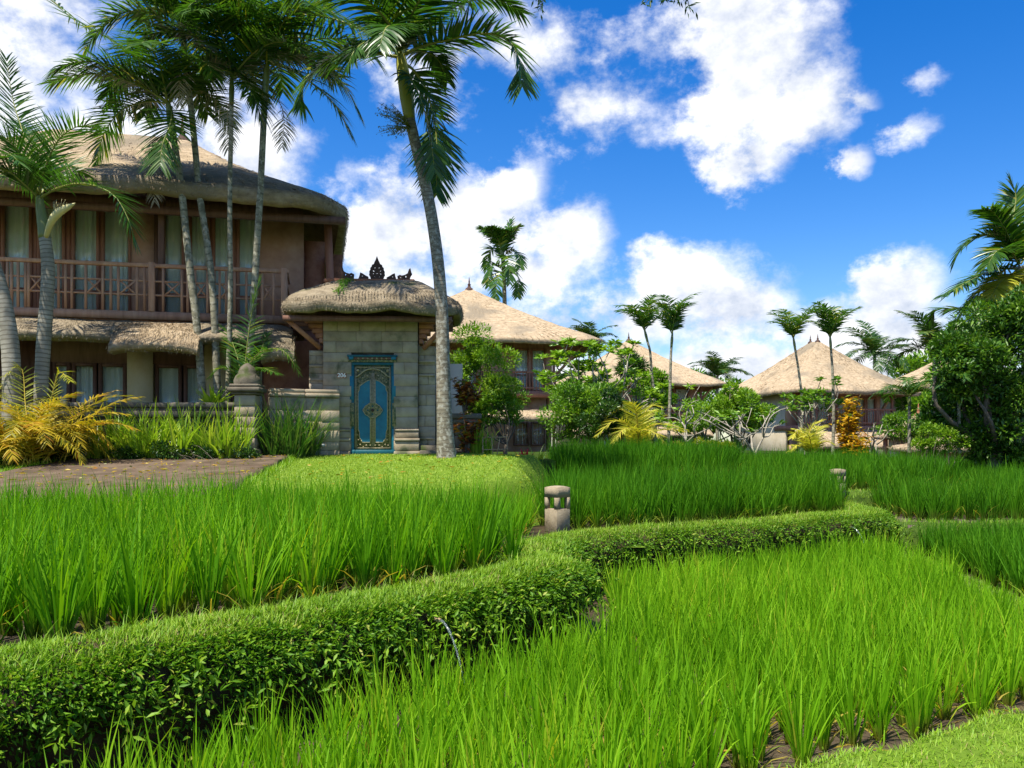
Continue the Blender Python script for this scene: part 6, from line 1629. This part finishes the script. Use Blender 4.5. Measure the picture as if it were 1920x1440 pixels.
# dark underplanting at the wall foot
for k, px in enumerate((140, 235, 320, 372, 445)):
    Y = 15.1; x = P(px, 0, Y)[0]; b = np.array([x, Y, float(lawn_h(x, Y))])
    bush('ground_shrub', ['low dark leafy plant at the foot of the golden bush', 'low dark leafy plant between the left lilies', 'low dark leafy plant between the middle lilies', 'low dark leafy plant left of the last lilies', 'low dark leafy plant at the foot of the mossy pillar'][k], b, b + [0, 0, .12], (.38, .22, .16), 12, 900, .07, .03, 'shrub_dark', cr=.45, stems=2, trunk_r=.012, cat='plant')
# reeds left of the gate
for k, (px, Y, n_, L_, lab) in enumerate(((512, 16.3, 150, 1.30, 'dense dark reed clump right of the mossy pillar'), (548, 16.25, 170, 1.35, 'tall reed clump spilling towards the gateway'), (578, 16.7, 110, 1.15, 'thin reed clump against the left wing of the gateway'))):
    x = P(px, 0, Y)[0]; clump('reed_clump', lab, (x, Y, lawn_h(x, Y)), n_, L_, .026, 'reed', (.02, .7), (.1, 1.0), .20, 'reeds beside the gateway')
for k, (px, Y, n_, L_, lab) in enumerate(((892, 17.4, 60, .72, 'bright grassy clump right of the pedestal'), (912, 17.6, 40, .6, 'small grassy clump behind the bamboo guard'), (1005, 19.5, 26, .6, 'pale strap-leaved plant beside the red cordyline'))):
    x = P(px, 0, Y)[0]; clump('grass_clump', lab, (x, Y, float(lawn_h(x, min(Y, 17.3))) if px < 960 else E - .5), n_, L_, .030, 'lily', (.05, .5), (.1, .9), .12, 'grassy clumps in the gardens')
x = P(398, 0, 16.35)[0]; clump('fern', 'bright leafy fern on top of the mossy wall beside the pillar', (x, 16.35, wz + 1.05), 46, .48, .075, 'lily', (.3, 1.2), (.2, .9), .10, None, 'fern', 4)
# red cordyline and flowers
x = P(984, 0, 18.2)[0]; clump('cordyline', 'small plant with upright crimson leaves beside the rice', (x, 18.2, E - .42), 22, .42, .05, 'red_flower', (.05, .8), (.1, .6), .05)
x = P(972, 0, 18.0)[0]; clump('cordyline', 'low orange-red leafed plant left of the crimson one', (x, 18.0, E - .42), 18, .26, .05, 'croton', (.2, .9), (.1, .6), .06)
fx = P(527, 744, 17.0)
r = empty('hibiscus', (fx[0], fx[1], E - .25), 0, label='single red hibiscus bloom above the reeds before the link wall', cat='flower')
g = G(); tube(g, spline([(0, 0, 0), (.03, 0, .5), (0, 0, fx[2] - E + .25)], 8), .008, 5); N = 40
g2 = G(); leaves(g2, np.c_[rng.normal(0, .06, N), rng.normal(0, .06, N), rng.uniform(.4, 1.0, N)], rng.normal(size=(N, 3)), .10, .05, .3); st = g.build('stem', M['bark'], r); g2.build('foliage', M['shrub_dark'], r)
g = G(); a = np.linspace(0, 6.28, 6)[:-1]; leaves(g, np.tile([0, -.01, fx[2] - E + .25], (5, 1)), np.c_[np.cos(a), np.full(5, -.5), np.sin(a)], .075, .065, .5, up=np.array([0, -1.0, 0])); g.build('bloom', M['red_flower'], r)
# rust-gold feathery bush at the left edge
Yg_ = 14.3; b = P(60, 858, Yg_); b[2] = float(lawn_h(b[0], Yg_))
r = empty('golden_bush', tuple(b), 0, label='rust and gold feathery palm bush at the left edge', cat='palm')
for k in range(80):
    a = rng.uniform(0, 6.28); L_ = rng.uniform(1.0, 2.0); st_ = np.array([rng.normal(-.05, .25), rng.normal(0, .2), 0])
    frond(r, arc(st_, a, rng.uniform(.9, 1.45), rng.uniform(-1.3, .2), L_), 36, .28, .024, 'palm_rust', .010, rng.uniform(.3, .8), .5, rm='rachis_gold', rnd0=rng.uniform(.25, .75))
for k, (px, py) in enumerate(((40, 690), (110, 700), (20, 720))):
    c = P(px, py, Yg_ + .3) - b
    frond(r, [np.array([0, 0, .2]), c * .6, c, c + [.3 if k == 1 else -.2, -.2, -.15]], 34, .26, .02, 'palm_gold', .012, .5, .5, rm='rachis_gold')
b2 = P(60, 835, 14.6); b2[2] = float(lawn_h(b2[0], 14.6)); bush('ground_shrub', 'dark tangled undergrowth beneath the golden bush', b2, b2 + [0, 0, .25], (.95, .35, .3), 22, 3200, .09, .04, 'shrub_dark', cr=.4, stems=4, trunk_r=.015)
# foliage hanging into the top of the picture
def twig(px, label, Y=9.0, seed=1, n=5):
    c = P(px, -60, Y); r = empty('hanging_branch', tuple(c), 0, label=label, cat='branch', group='twigs hanging from an overhead tree'); g = G(); gl = G()
    for k in range(n):
        e = P(px + rng.uniform(-45, 45) * (1 if n > 3 else .5), rng.uniform(-8, 26), Y + rng.uniform(-.3, .3)) - c
        limb(g, (0, 0, 0), e, .008, .003, .2, 5); N = 30
        q = rng.uniform(.35, 1, (N, 1)); leaves(gl, e * q + rng.normal(0, .025, (N, 3)), rng.normal(size=(N, 3)) + [0, 0, -.6], rng.uniform(.05, .10, N), .022, rng.uniform(0, .7, N))
    # the bough they hang from, above the frame
    limb(g, (0, 0, 0), (.6, .3, 1.1), .02, .035, .05)
    g.build('twig', M['bark'], r); gl.build('foliage', M['shrub_dark'], r)
twig(1010, 'leafy twig hanging into the top edge left of the big cloud', n=3)
twig(1255, 'larger leafy twig hanging into the top edge at the big cloud', n=6)
